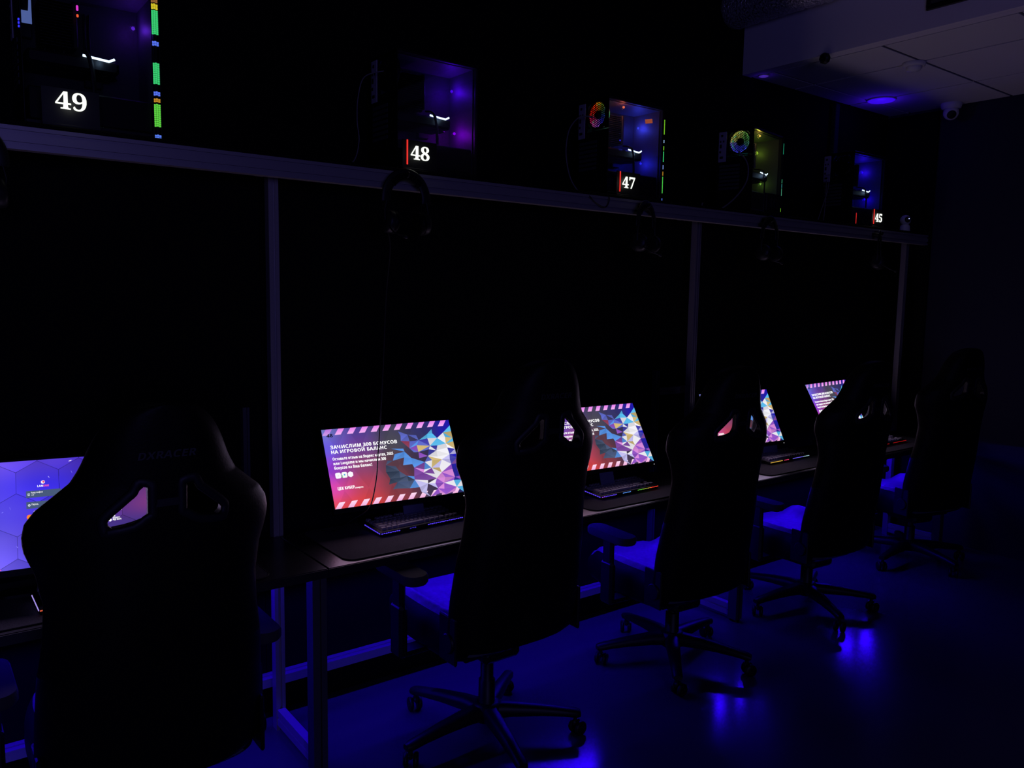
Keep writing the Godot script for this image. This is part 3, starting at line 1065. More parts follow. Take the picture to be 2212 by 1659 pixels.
func ad_screen(head: Node3D, number: String, m: Material) -> void:
	var s := part("screen", screen_mesh(), m, head, Vector3(0, 0, 0.0006))
	var white := glow("screen_text_white", C8(255, 255, 255), 1.15)
	var dark := matt("screen_text_dark", C8(10, 8, 20), 0.6)
	screen_words(s, "lettering", "ЗАЧИСЛИМ 300 БОНУСОВ", 0.042, 0.256, 0.044, 0.502, white)
	screen_words(s, "lettering", "НА ИГРОВОЙ БАЛАНС", 0.043, 0.318, 0.043, 0.414, white)
	screen_words(s, "lettering", "Оставьте отзыв на Яндекс картах, 2GIS", 0.044, 0.414, 0.037, 0.452, white)
	screen_words(s, "lettering", "или Langame и мы начислим 300", 0.044, 0.472, 0.036, 0.39, white)
	screen_words(s, "lettering", "бонусов на Ваш баланс!", 0.044, 0.53, 0.037, 0.278, white)
	screen_words(s, "lettering", "ЦЕК КИБЕР", 0.043, 0.784, 0.036, 0.122, white)
	screen_words(s, "lettering", "спорта", 0.166, 0.784, 0.02, 0.06, white)
	screen_words(s, "lettering", number, 0.03, 0.104, 0.042, 0.044, dark)

func key_mesh(w: float) -> ArrayMesh:
	var key := "key%.4f" % w
	if meshes.has(key): return meshes[key]
	var st := st0()
	st.set_smooth_group(-1)
	var d := 0.0165
	var a := [Vector3(-w * 0.5, 0, d * 0.5), Vector3(w * 0.5, 0, d * 0.5), Vector3(w * 0.5, 0, -d * 0.5), Vector3(-w * 0.5, 0, -d * 0.5)]
	var b := []
	for p in a: b.append(Vector3(p.x - signf(p.x) * 0.0024, 0.009, p.z * 0.76 - 0.0006))
	for i in 4:
		var j := (i + 1) % 4
		quad(st, a[i], b[i], b[j], a[j])
	quad(st, b[0], b[3], b[2], b[1])
	meshes[key] = done(st)
	return meshes[key]

# eighty-seven keys in six rows: [width in units, gap before]
const KEYS := [
	[[1, 0], [1, 1], [1, 0], [1, 0], [1, 0], [1, 0.5], [1, 0], [1, 0], [1, 0], [1, 0.5], [1, 0], [1, 0], [1, 0], [1, 0.25], [1, 0], [1, 0]],
	[[1, 0], [1, 0], [1, 0], [1, 0], [1, 0], [1, 0], [1, 0], [1, 0], [1, 0], [1, 0], [1, 0], [1, 0], [1, 0], [2, 0], [1, 0.25], [1, 0], [1, 0]],
	[[1.5, 0], [1, 0], [1, 0], [1, 0], [1, 0], [1, 0], [1, 0], [1, 0], [1, 0], [1, 0], [1, 0], [1, 0], [1, 0], [1.5, 0], [1, 0.25], [1, 0], [1, 0]],
	[[1.75, 0], [1, 0], [1, 0], [1, 0], [1, 0], [1, 0], [1, 0], [1, 0], [1, 0], [1, 0], [1, 0], [1, 0], [2.25, 0]],
	[[2.25, 0], [1, 0], [1, 0], [1, 0], [1, 0], [1, 0], [1, 0], [1, 0], [1, 0], [1, 0], [1, 0], [2.75, 0], [1, 1.25]],
	[[1.25, 0], [1.25, 0], [1.25, 0], [6.25, 0], [1.25, 0], [1.25, 0], [1.25, 0], [1.25, 0], [1, 0.25], [1, 0], [1, 0]]]

func make_keyboard(label: String, at: Vector3, turn: float, glows: Array, side: Array, keyed := true) -> Node3D:
	# glows: [x from, x to, colour] along the front edge in parts of its width
	var t := thing("keyboard", label, "keyboard", at, turn, "keyboards of the row")
	var w := 0.372
	var d := 0.146
	var tilt := Basis(Vector3.RIGHT, deg_to_rad(5.0))
	var st := st0()
	abox(st, Vector3(0, 0.014, 0), Vector3(w, 0.017, d), 0.003, tilt)
	abox(st, Vector3(0, 0.008, d * 0.5 - 0.012), Vector3(w - 0.01, 0.012, 0.02), 0.003, tilt)
	abox(st, Vector3(0, 0.0095, -d * 0.5 + 0.018), Vector3(w - 0.06, 0.019, 0.012), 0.003)
	part("body", done(st), M.plastic, t)
	if keyed:
		for r in 6:
			var x := -18.25 * 0.019 * 0.5
			for k in KEYS[r]:
				var kw: float = k[0] * 0.019
				x += k[1] * 0.019
				var o := part("key", key_mesh(kw - 0.0022), M.key, t, tilt * Vector3(x + kw * 0.5, 0.0085, -0.055 + r * 0.0192 + (0.006 if r > 0 else 0.0)) + Vector3(0, 0.014, 0))
				o.basis = tilt
				x += kw
	for q in glows:
		var n := maxi(1, int((q[1] - q[0]) * w / 0.0085))
		var sg := st0()
		for i in n:
			var px: float = -w * 0.5 + w * lerpf(q[0], q[1], (i + 0.5) / n)
			abox(sg, tilt * Vector3(px, 0.004 + 0.0008 * (i % 2), d * 0.5 + 0.0004) + Vector3(0, 0.014, 0), Vector3(0.0062 if i % 2 else 0.0078, 0.0034, 0.003), 0.001, tilt)
		part("edge_light_glow", done(sg), glow("key_glow%s" % q[2].to_html(), q[2], 1.0 if q.size() < 4 else q[3]), t)
	if side.size():
		var sg := st0()
		for i in 9:
			abox(sg, tilt * Vector3(-w * 0.5 - 0.0004, 0.002, d * 0.5 - 0.012 - i * 0.0125) + Vector3(0, 0.014, 0), Vector3(0.003, 0.004, 0.0098), 0.001, tilt)
		part("edge_light_glow", done(sg), glow("key_glow%s" % side[0].to_html(), side[0], 1.0), t)
	return t

func make_mat(label: String, x0: float, x1: float, z0: float, z1: float) -> void:
	var t := thing("desk_mat", label, "desk mat", Vector3((x0 + x1) * 0.5, DESK_Y + 0.0003, (z0 + z1) * 0.5), 0.0, "desk mats of the row")
	var flat := Basis(Vector3(1, 0, 0), Vector3(0, 0, -1), Vector3(0, 1, 0))
	var st := st0()
	prism(st, round_rect(x1 - x0 - 0.008, z1 - z0 - 0.008, 0.04, 8), 0.0002, 0.0034, Transform3D(flat, Vector3.ZERO))
	part("cloth_top", done(st), M.mat, t)
	var sd := st0()
	var path := []
	for p in round_rect(x1 - x0 - 0.004, z1 - z0 - 0.004, 0.042, 8): path.append(flat * Vector3(p.x, p.y, 0.0022))
	tube(sd, path, 0.0024, 0.0022, 6, true)
	part("stitched_edge", done(sd), M.mat_edge, t)

func make_card(label: String, at: Vector3, turn: float) -> void:
	var t := thing("table_card", label, "card", at, turn, "cards standing before the monitors")
	var st := st0()
	prism(st, round_rect(0.088, 0.062, 0.006), -0.0015, 0.0015, Transform3D(Basis(Vector3.RIGHT, deg_to_rad(-14.0)), Vector3(0, 0.032, -0.005)))
	part("card_plate", done(st), M.card, t)
	var f := st0()
	abox(f, Vector3(0, 0.0025, -0.002), Vector3(0.06, 0.005, 0.022), 0.001)
	part("card_foot", done(f), M.card, t)

func make_stations() -> void:
	var ad := screen_material("advert_screen_glow", ad_picture(), 1.0)
	var launcher := screen_material("launcher_screen_glow", launcher_picture(), 1.0)
	var white := glow("screen_text_white", C8(255, 255, 255), 1.15)
	# number 49, the login screen
	var h := make_monitor("monitor with a purple hexagon login screen at the left edge", Vector3(0.319, 0.998, -2.577), -0.138, 0.459)
	var s := part("screen", screen_mesh(), launcher, h, Vector3(0, 0, 0.0006))
	screen_words(s, "lettering", "Номер телефона", 0.428, 0.323, 0.016, 0.052, white, false)
	screen_words(s, "lettering", "+7", 0.429, 0.34, 0.014, 0.012, white, false)
	screen_words(s, "lettering", "Пароль", 0.429, 0.434, 0.016, 0.03, white, false)
	screen_words(s, "lettering", "Забыли пароль?", 0.46, 0.498, 0.015, 0.05, white, false)
	screen_words(s, "lettering", "LAN", 0.457, 0.262, 0.018, 0.026, white)
	screen_words(s, "lettering", "GAME", 0.484, 0.262, 0.018, 0.026, glow("screen_text_pink", C8(255, 96, 170), 1.0))
	screen_words(s, "lettering", "Загрузите в", 0.80, 0.638, 0.016, 0.036, white)
	screen_words(s, "lettering", "App Store", 0.80, 0.657, 0.018, 0.042, white)
	ad_screen(make_monitor("monitor 48 with the full pink striped advert and a cord hanging across it", Vector3(1.517, 0.979, -2.726), -0.069, 0.472), "48", ad)
	ad_screen(make_monitor("monitor 47 whose advert is cut off at the left by the second chair", Vector3(2.588, 0.983, -2.70), -0.03, 0.55), "47", ad)
	ad_screen(make_monitor("monitor 46 seen only as a narrow sliver beside the third chair", Vector3(3.684, 0.982, -2.726), -0.07, 0.47), "46", ad)
	ad_screen(make_monitor("monitor 45, smallest and farthest advert screen, lower corner behind the fourth chair", Vector3(4.665, 0.985, -2.76), 0.10, 0.52), "45", ad)
	for q in [[0.319, 0.998, -2.577, -0.138, 0.459], [1.517, 0.979, -2.726, -0.069, 0.472], [2.588, 0.983, -2.70, -0.03, 0.55], [3.684, 0.982, -2.726, -0.07, 0.47], [4.665, 0.985, -2.76, 0.10, 0.52]]:
		var bb := Basis(Vector3.UP, q[3]) * Basis(Vector3.RIGHT, -q[4])
		area("monitor_screen_light", Vector3(q[0], q[1], q[2]) + bb.z * 0.008, bb.z, Vector2(SW, SH), C8(206, 182, 226), 0.11)
	var st := DESK_Y + 0.0042
	make_mat("grey desk mat at the left edge before the login screen", 0.03, 0.89, -2.77, -2.378)
	make_mat("grey desk mat under the keyboard of station 48", 1.14, 1.98, -2.772, -2.378)
	make_mat("grey desk mat under the rainbow lit keyboard of station 47", 2.255, 3.08, -2.772, -2.378)
	make_mat("grey desk mat beside the sliver of screen, station 46", 3.46, 4.27, -2.772, -2.378)
	make_mat("dark desk mat under the red lit keyboard at the far end", 4.45, 5.26, -2.772, -2.378)
	var vio := C8(84, 60, 240)
	make_keyboard("keyboard mostly hidden behind the nearest chair, left edge lit white", Vector3(0.447, st, -2.515), 0.03, [[0.0, 0.1, C8(220, 90, 60)]], [C8(170, 150, 240)])
	make_keyboard("keyboard with blue edge lights below the station 48 screen", Vector3(1.538, st, -2.632), 0.06, [[0.0, 0.22, vio], [0.33, 0.41, C8(52, 40, 170)], [0.55, 1.0, vio]], [vio])
	make_keyboard("keyboard with green, yellow and red edge lights below the station 47 screen", Vector3(2.59, st, -2.575), 0.03, [[0.0, 0.06, C8(150, 70, 230)], [0.06, 0.26, C8(96, 66, 240)], [0.36, 0.5, C8(84, 140, 230)], [0.62, 0.72, C8(84, 170, 50)], [0.72, 0.8, C8(150, 170, 60)], [0.8, 0.86, C8(210, 160, 70)], [0.86, 1.0, C8(240, 60, 44)]], [C8(90, 64, 240)])
	make_keyboard("keyboard with yellow, pink and pale blue edge lights by the sliver of screen", Vector3(3.875, st, -2.615), 0.02, [[0.0, 0.3, C8(230, 180, 70)], [0.34, 0.46, C8(230, 60, 110)], [0.56, 0.84, C8(110, 96, 240)], [0.84, 1.0, C8(150, 190, 200)]], [])
	make_keyboard("keyboard with a red edge light at the far end of the row", Vector3(4.86, st, -2.56), 0.02, [[0.0, 0.2, C8(120, 16, 14)], [0.3, 0.42, C8(150, 14, 18)], [0.55, 1.0, C8(150, 14, 18)]], [])
	var cy := st + 0.03
	make_card("small dark card on the blue lit keyboard, left one of three", Vector3(1.562, cy, -2.667), -0.05)
	make_card("small dark card on the keyboard with green and red edge lights", Vector3(2.545, cy, -2.605), 0.05)
	make_card("small dark card, turned aside, by the narrow sliver of screen", Vector3(3.85, cy, -2.655), -0.45)

# ---------------------------------------------------------------- computer cases on the shelf
const SHELF_Y := 2.0903

func hue_ring(key: String, cols: Array, energy: float) -> StandardMaterial3D:
	if mats.has(key): return mats[key]
	var im := Image.create(128, 4, false, Image.FORMAT_RGB8)
	for x in 128:
		var q := x / 128.0 * cols.size()
		var i := int(q)
		var c: Color = cols[i].lerp(cols[(i + 1) % cols.size()], smoothstep(0.25, 0.75, q - i))
		for y in 4: im.set_pixel(x, y, c)
	var m := screen_material(key, im, energy)
	m.texture_repeat = true
	mats[key] = m
	return m

# flat ring or set of blades in the yz plane, u runs round it from the top
func wheel(r0: float, r1: float, x0: float, x1: float, blades := 0) -> ArrayMesh:
	var st := st0()
	var n := 72
	for i in n:
		if blades > 0 and fposmod(float(i) * blades / n, 1.0) > 0.82: continue
		var u0 := float(i) / n
		var u1 := float(i + 1) / n
		var pts := []
		for q in [[r0, u0, x0], [r1, u0, x0], [r1, u1, x0], [r0, u1, x0], [r0, u0, x1], [r1, u0, x1], [r1, u1, x1], [r0, u1, x1]]:
			var a: float = TAU * q[1]
			pts.append([Vector3(q[2], cos(a) * q[0], sin(a) * q[0]), Vector2(q[1], 0.5)])
		for f in [[0, 1, 2, 3], [7, 6, 5, 4], [1, 5, 6, 2], [3, 7, 4, 0]]:
			for k in [0, 1, 2, 0, 2, 3]:
				st.set_uv(pts[f[k]][1])
				st.add_vertex(pts[f[k]][0])
	st.generate_normals()
	return st.commit()

func grille(r: float, pitch: float) -> ArrayMesh:
	# a round perforated plate: bars in three directions
	var st := st0()
	for k in 3:
		var a := PI * k / 3.0
		var dirr := Vector3(0, cos(a), sin(a))
		var nrm := Vector3(0, -sin(a), cos(a))
		var s := -r + pitch * 0.5
		while s < r:
			var half := sqrt(maxf(0.0, r * r - s * s))
			abox(st, nrm * s, Vector3(0.0012, 2.0 * half, pitch * 0.34), 0.0, Basis(Vector3.RIGHT, dirr, Vector3.RIGHT.cross(dirr)))
			s += pitch
	return done(st)

func make_case(label: String, at: Vector3, turn: float, lamp: Color, power: float, extra: Dictionary) -> Node3D:
	var t := thing("computer_case", label, "computer", at, turn, "computer cases on the shelf")
	var lx := 0.185
	var h := 0.46
	var lz := 0.105
	var st := st0()
	abox(st, Vector3(0, h - 0.008, 0), Vector3(lx * 2, 0.016, lz * 2), 0.004)
	abox(st, Vector3(0, 0.022, 0), Vector3(lx * 2, 0.016, lz * 2), 0.004)
	abox(st, Vector3(0, h * 0.5, -lz + 0.002), Vector3(lx * 2, h - 0.03, 0.004))
	abox(st, Vector3(lx - 0.006, h * 0.5, 0), Vector3(0.012, h - 0.03, lz * 2 - 0.002), 0.003)
	# rear end: frame round the fan opening and the port opening
	var fy := 0.386
	var fz := 0.02
	abox(st, Vector3(-lx + 0.001, 0.16, 0), Vector3(0.002, 0.3, lz * 2))
	abox(st, Vector3(-lx + 0.001, 0.450, 0), Vector3(0.002, 0.008, lz * 2))
	abox(st, Vector3(-lx + 0.001, fy, 0.091), Vector3(0.002, 0.14, 0.026))
	abox(st, Vector3(-lx + 0.001, fy, -0.044), Vector3(0.002, 0.14, 0.012))
	for q in [[-1, -1], [-1, 1], [1, -1], [1, 1]]:
		prism(st, PackedVector2Array([Vector2(0, 0), Vector2(0.022, 0), Vector2(0, 0.022)]), 0.0, 0.002, Transform3D(Basis(Vector3(0, 0, -q[1]), Vector3(0, -q[0], 0), Vector3(1, 0, 0) * 1.0), Vector3(-lx, fy + q[0] * 0.06, fz + q[1] * 0.06)))
	part("body", done(st), M.case, t)
	for q in [[-0.14, -0.08], [-0.14, 0.08], [0.14, -0.08], [0.14, 0.08]]:
		part("foot", lathe_mesh("case_foot", [Vector2(0.014, 0.0), Vector2(0.016, 0.003), Vector2(0.016, 0.0145)]), M.plastic, t, Vector3(q[0], 0, q[1]))
	part("side_glass", box_mesh(Vector3(lx * 2 - 0.006, h - 0.032, 0.003)), M.glassy, t, Vector3(0, h * 0.5, lz - 0.002))
	var ins := st0()
	part("board_tray", box_mesh(Vector3(lx * 2 - 0.024, h - 0.034, 0.002)), M.tray, t, Vector3(0.004, h * 0.5, -0.088))
	abox(ins, Vector3(lx - 0.0135, h * 0.5, 0.0), Vector3(0.002, h - 0.034, 0.17))
	abox(ins, Vector3(0.0, h - 0.0175, 0.0), Vector3(lx * 2 - 0.03, 0.002, 0.17))
	part("inner_lining", done(ins), M.case_in, t)
	part("power_supply_cover", box_mesh(Vector3(lx * 2 - 0.03, 0.095, 0.18), 0.004), M.case, t, Vector3(-0.002, 0.079, -0.002))
	var mb := st0()
	abox(mb, Vector3(-0.055, 0.29, -0.082), Vector3(0.235, 0.28, 0.004))
	for q in [[-0.11, 0.40, 0.05, 0.03], [-0.15, 0.34, 0.03, 0.09], [0.01, 0.34, 0.006, 0.12], [0.022, 0.34, 0.006, 0.12], [0.03, 0.2, 0.05, 0.05], [-0.03, 0.24, 0.09, 0.012]]:
		abox(mb, Vector3(q[0], q[1], -0.07), Vector3(q[2], q[3], 0.022), 0.003)
	part("motherboard", done(mb), M.board, t)
	var gp := st0()
	abox(gp, Vector3(-0.045, 0.217, -0.002), Vector3(0.25, 0.042, 0.145), 0.008)
	for x in [-0.11, -0.02, 0.05]: cyl(gp, Vector3(x, 0.195, 0.0), Vector3(x, 0.198, 0.0), 0.036, 0.036, 20)
	part("graphics_card", done(gp), M.plastic, t)
	var cl := st0()
	for k in 16: abox(cl, Vector3(-0.085, 0.262 + k * 0.0085, -0.01), Vector3(0.085, 0.0016, 0.11))
	for x in [-0.11, -0.085, -0.06]: cyl(cl, Vector3(x, 0.25, -0.01), Vector3(x, 0.4, -0.01), 0.003)
	abox(cl, Vector3(-0.035, 0.33, -0.01), Vector3(0.014, 0.135, 0.115), 0.003)
	part("cooler_fins", done(cl), M.heatsink if extra.has("bright_cooler") else M.plastic, t)
	var cb := st0()
	tube(cb, smooth_path([Vector3(-0.012, 0.262, 0.03), Vector3(-0.014, 0.25, 0.078), Vector3(-0.005, 0.225, 0.088), Vector3(0.0, 0.19, 0.09), Vector3(0.004, 0.128, 0.088)]), 0.0075, 0.004, 8)
	part("power_cable", done(cb), M.cord, t)
	# white tick-shaped lamp on the graphics card
	var lb := st0()
	tube(lb, [Vector3(-0.022, 0.2385, 0.074), Vector3(0.05, 0.2325, 0.0745), Vector3(0.066, 0.2415, 0.0745)], 0.0026, 0.0036, 8)
	part("white_lamp", done(lb), glow("tick_lamp_white", C8(205, 232, 255), 2.6), t)
	omni("tick_lamp_light", Vector3(0.025, 0.226, 0.086), C8(170, 210, 255), 0.0005, t, 0.01)
	# coloured lamp in the upper corner
	part("corner_lamp", lathe_mesh("corner_lamp", [Vector2(0.001, -0.006), Vector2(0.005, -0.003), Vector2(0.006, 0.0), Vector2(0.005, 0.003), Vector2(0.001, 0.006)], Vector3.UP, 12), glow("lamp_" + lamp.to_html(), lamp, 1.0), t, Vector3(0.145, 0.375, -0.03))
	omni("corner_lamp_light", Vector3(0.145, 0.375, -0.03), lamp, power, t)
	if extra.has("added_cooler_lamp"):  # added lamp that brightens the cooler fins in place of the fan ring
		part("added_cooler_lamp", lathe_mesh("corner_lamp", []), glow("lamp_" + extra.added_cooler_lamp.to_html(), extra.added_cooler_lamp, 1.0), t, Vector3(-0.07, 0.425, 0.082))
		omni("added_cooler_light", Vector3(-0.07, 0.425, 0.082), extra.added_cooler_lamp, 0.0035, t)
		part("fan_edge_glow", lathe_mesh("fan_edge", [Vector2(0.0008, -0.042), Vector2(0.003, -0.03), Vector2(0.0048, -0.012), Vector2(0.005, 0.002), Vector2(0.004, 0.02), Vector2(0.0008, 0.04)], Vector3.UP, 12), glow("fan_edge_" + extra.inner.to_html(), extra.inner, 1.1), t, Vector3(-0.174, 0.385, 0.088))
	if extra.has("second"):
		omni("lower_lamp_light", Vector3(0.14, 0.2, 0.0), extra.second, extra.second_power, t)
		part("corner_lamp", lathe_mesh("corner_lamp", []), glow("lamp_" + extra.second.to_html(), extra.second, 1.0), t, Vector3(0.14, 0.2, 0.0))
	var fr := part("rear_fan_frame", wheel(0.058, 0.062, -0.006, 0.018), M.case, t, Vector3(-lx + 0.008, fy, fz))
	if extra.has("fan"):
		var m := hue_ring("fan_light_glow_" + extra.fan_key, extra.fan, 1.0)
		part("fan_ring_glow", wheel(0.048, 0.0575, 0.004, 0.008), m, fr)
		part("fan_blade_glow", wheel(0.021, 0.046, 0.008, 0.010, 9), hue_ring("fan_blade_glow_" + extra.fan_key, extra.fan, 0.5), fr)
		part("inner_ring_glow", wheel(0.05, 0.0575, 0.02, 0.023), glow("inner_ring_" + extra.inner.to_html(), extra.inner, 1.0), fr)
	else:
		part("fan_blades", wheel(0.021, 0.052, 0.006, 0.009, 9), M.plastic, fr)
	part("fan_hub", lathe_mesh("fan_hub", [Vector2(0.019, 0.0), Vector2(0.02, 0.002), Vector2(0.02, 0.014)], Vector3.RIGHT, 20), M.plastic, fr)
	part("fan_grille", grille(0.0585, 0.0075), M.case, fr, Vector3(-0.0075, 0, 0))
	var io := st0()
	abox(io, Vector3(-lx - 0.0015, 0.366, -0.076), Vector3(0.003, 0.16, 0.045), 0.001)
	var iop := part("port_plate", done(io), M.steel, t)
	var po := st0()
	for q in [[0.425, -0.08, 0.012, 0.012], [0.395, -0.07, 0.01, 0.008], [0.395, -0.088, 0.01, 0.008], [0.37, -0.086, 0.02, 0.012], [0.34, -0.088, 0.012, 0.01], [0.31, -0.08, 0.012, 0.02]]:
		abox(po, Vector3(-lx - 0.0025, q[0], q[1]), Vector3(0.004, q[2], q[3]), 0.001)
	part("sockets", done(po), M.plastic, iop)
	var sl := st0()
	for k in 7: abox(sl, Vector3(-lx - 0.001, 0.262 - k * 0.02, -0.03), Vector3(0.002, 0.013, 0.12), 0.0005)
	part("slot_covers", done(sl), M.case_in, t)
	for q in extra.get("strip", []):
		# a slotted light column down the front corner
		var sg := st0()
		var n := maxi(1, int((q[1] - q[0]) / 0.006))
		for i in n:
			for x in ([0.0, 0.0068, 0.0136] if extra.has("wide") else [0.0136]):
				abox(sg, Vector3(lx - 0.014 + x, lerpf(q[0], q[1], (i + 0.5) / n) + (0.0015 if x == 0.0068 else 0.0), lz + 0.0015), Vector3(0.0052, (q[1] - q[0]) / n - 0.0016, 0.004))
		part("column_lamp", done(sg), glow("column_lamp_" + q[2].to_html(), q[2], 0.9), t)
	if extra.has("strip"):
		var rl := st0()
		for x in [lx - (0.018 if extra.has("wide") else 0.005), lx + 0.004]: abox(rl, Vector3(x, 0.235, lz + 0.0015), Vector3(0.0018, 0.44, 0.005))
		part("lamp_column_frame", done(rl), M.case, t)
	return t

func make_cases() -> void:
	var green := C8(60, 214, 120)
	var lime := C8(120, 200, 40)
	var amber := C8(196, 140, 40)
	var blu := C8(90, 120, 250)
	var cols := [[0.425, 0.45, C8(150, 100, 50)], [0.405, 0.422, C8(220, 200, 40)], [0.33, 0.403, green], [0.296, 0.31, blu], [0.18, 0.245, green], [0.145, 0.158, blu], [0.125, 0.137, amber], [0.05, 0.12, C8(100, 220, 70)], [0.006, 0.026, C8(90, 130, 250)]]
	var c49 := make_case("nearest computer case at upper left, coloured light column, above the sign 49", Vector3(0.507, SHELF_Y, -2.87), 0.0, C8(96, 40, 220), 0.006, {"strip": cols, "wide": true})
	part("lit_plate_glow", box_mesh(Vector3(0.026, 0.12, 0.003)), glow("pale_plate_glow", C8(96, 118, 190), 0.8), c49, Vector3(-0.163, 0.365, 0.06))  # pale plate, no lamp; the light it reflects is put in as glow
	part("magenta_lamp", box_mesh(Vector3(0.006, 0.016, 0.004), 0.002), glow("magenta_lamp", C8(236, 60, 220), 1.2), c49, Vector3(-0.032, 0.372, 0.075))
	part("orange_lamp", box_mesh(Vector3(0.006, 0.009, 0.004), 0.002), glow("orange_lamp", C8(255, 96, 50), 1.2), c49, Vector3(-0.032, 0.35, 0.075))
	for k in 3: part("blue_lamp", box_mesh(Vector3(0.004, 0.006, 0.007), 0.001), glow("rear_blue_lamp", C8(50, 50, 250), 1.2), c49, Vector3(-0.187, 0.285 + k * 0.0095, 0.09))
	make_case("dark computer case with a purple glow behind glass, above the sign 48", Vector3(1.727, SHELF_Y, -2.87), 0.0, C8(80, 4, 255), 0.010, {"second": C8(150, 0, 255), "second_power": 0.008})
	var c47 := make_case("computer case with a rainbow rear fan and blue inside, above the sign 47", Vector3(2.825, SHELF_Y, -2.87), 0.0, C8(60, 70, 255), 0.013, {"second": C8(40, 44, 255), "second_power": 0.011, "bright_cooler": true, "fan_key": "rainbow", "added_cooler_lamp": C8(255, 120, 80), "inner": C8(90, 250, 170),
		"fan": [C8(250, 170, 30), C8(110, 130, 40), C8(60, 110, 100), C8(50, 80, 190), C8(60, 60, 250), C8(170, 90, 230), C8(250, 110, 210), C8(250, 40, 110), C8(250, 40, 20), C8(250, 60, 10)], "strip": [[0.33, 0.40, lime], [0.29, 0.305, C8(150, 190, 230)], [0.255, 0.275, lime], [0.20, 0.25, green], [0.165, 0.185, C8(130, 160, 240)], [0.135, 0.155, amber], [0.05, 0.13, C8(80, 210, 80)], [0.006, 0.026, C8(90, 130, 250)]]})
	part("orange_tag", box_mesh(Vector3(0.05, 0.02, 0.002), 0.0005), glow("orange_tag_glow", C8(190, 92, 60), 0.75), c47, Vector3(0.125, 0.392, 0.06)).rotation.z = 0.2
	part("blue_lamp", box_mesh(Vector3(0.006, 0.006, 0.004), 0.001), glow("rear_blue_lamp", C8(50, 50, 250), 1.2), c47, Vector3(-0.075, 0.275, 0.07))
	make_case("computer case with a yellow and blue rear fan and green inside, second from the right", Vector3(3.835, SHELF_Y, -2.87), deg_to_rad(11), C8(150, 190, 50), 0.0035, {"second": C8(120, 170, 60), "second_power": 0.0025, "bright_cooler": true, "fan_key": "lime", "added_cooler_lamp": C8(255, 210, 90), "inner": C8(60, 250, 190),
		"fan": [C8(226, 236, 120), C8(120, 190, 90), C8(90, 170, 90), C8(80, 150, 130), C8(70, 90, 240), C8(66, 70, 250), C8(80, 80, 250), C8(120, 120, 250), C8(240, 240, 130), C8(236, 240, 110)], "strip": [[0.36, 0.42, C8(40, 190, 140)], [0.2, 0.222, C8(80, 210, 150)], [0.175, 0.196, C8(70, 190, 190)], [0.13, 0.172, C8(90, 190, 150)], [0.04, 0.06, lime]]})
	make_case("farthest computer case with plain blue light inside, above the sign 45", Vector3(4.905, SHELF_Y, -2.87), 0.0, C8(40, 10, 255), 0.012, {"second": C8(30, 0, 255), "second_power": 0.009})

# ---------------------------------------------------------------- number signs
func make_sign(number: String, label: String, x: float, lit: bool, bar: bool, rise: float) -> void:
	var t := thing("number_sign", label, "sign", Vector3(x, SHELF_Y, -2.677), 0.0, "number signs on the shelf edge")
	var st := st0()
	abox(st, Vector3(0.028, 0.055, -0.003), Vector3(0.15, 0.108, 0.004), 0.001)
	abox(st, Vector3(0.028, 0.004, -0.008), Vector3(0.15, 0.006, 0.022), 0.001)
	part("plate", done(st), M.plastic, t)
	if bar or not lit:
		part("red_bar", box_mesh(Vector3(0.006, 0.09, 0.003), 0.001), glow("red_bar_lamp", C8(244, 50, 44), 1.0) if lit else M.letter, t, Vector3(-0.027, 0.063, 0.0008))
	var w := words(number, 0.05, 0.002, "Droid Serif", true)
	w.horizontal_alignment = HORIZONTAL_ALIGNMENT_LEFT
	w.vertical_alignment = VERTICAL_ALIGNMENT_BOTTOM
	var bb := w.get_aabb()
	var o := part("digits_lamp", w, glow("sign_digit_lamp", C8(250, 255, 240), 1.3) if lit else M.letter, t)
	var k := 0.08 / bb.size.x
	o.scale = Vector3(k, 0.051 / bb.size.y, 1)
	o.position = Vector3(-0.012 - bb.position.x * k, rise - bb.position.y * 0.051 / bb.size.y, 0.0008)
	if lit: omni("digits_light", Vector3(0.028, 0.065, 0.03), C8(245, 250, 235), 0.0006, t, 0.02)

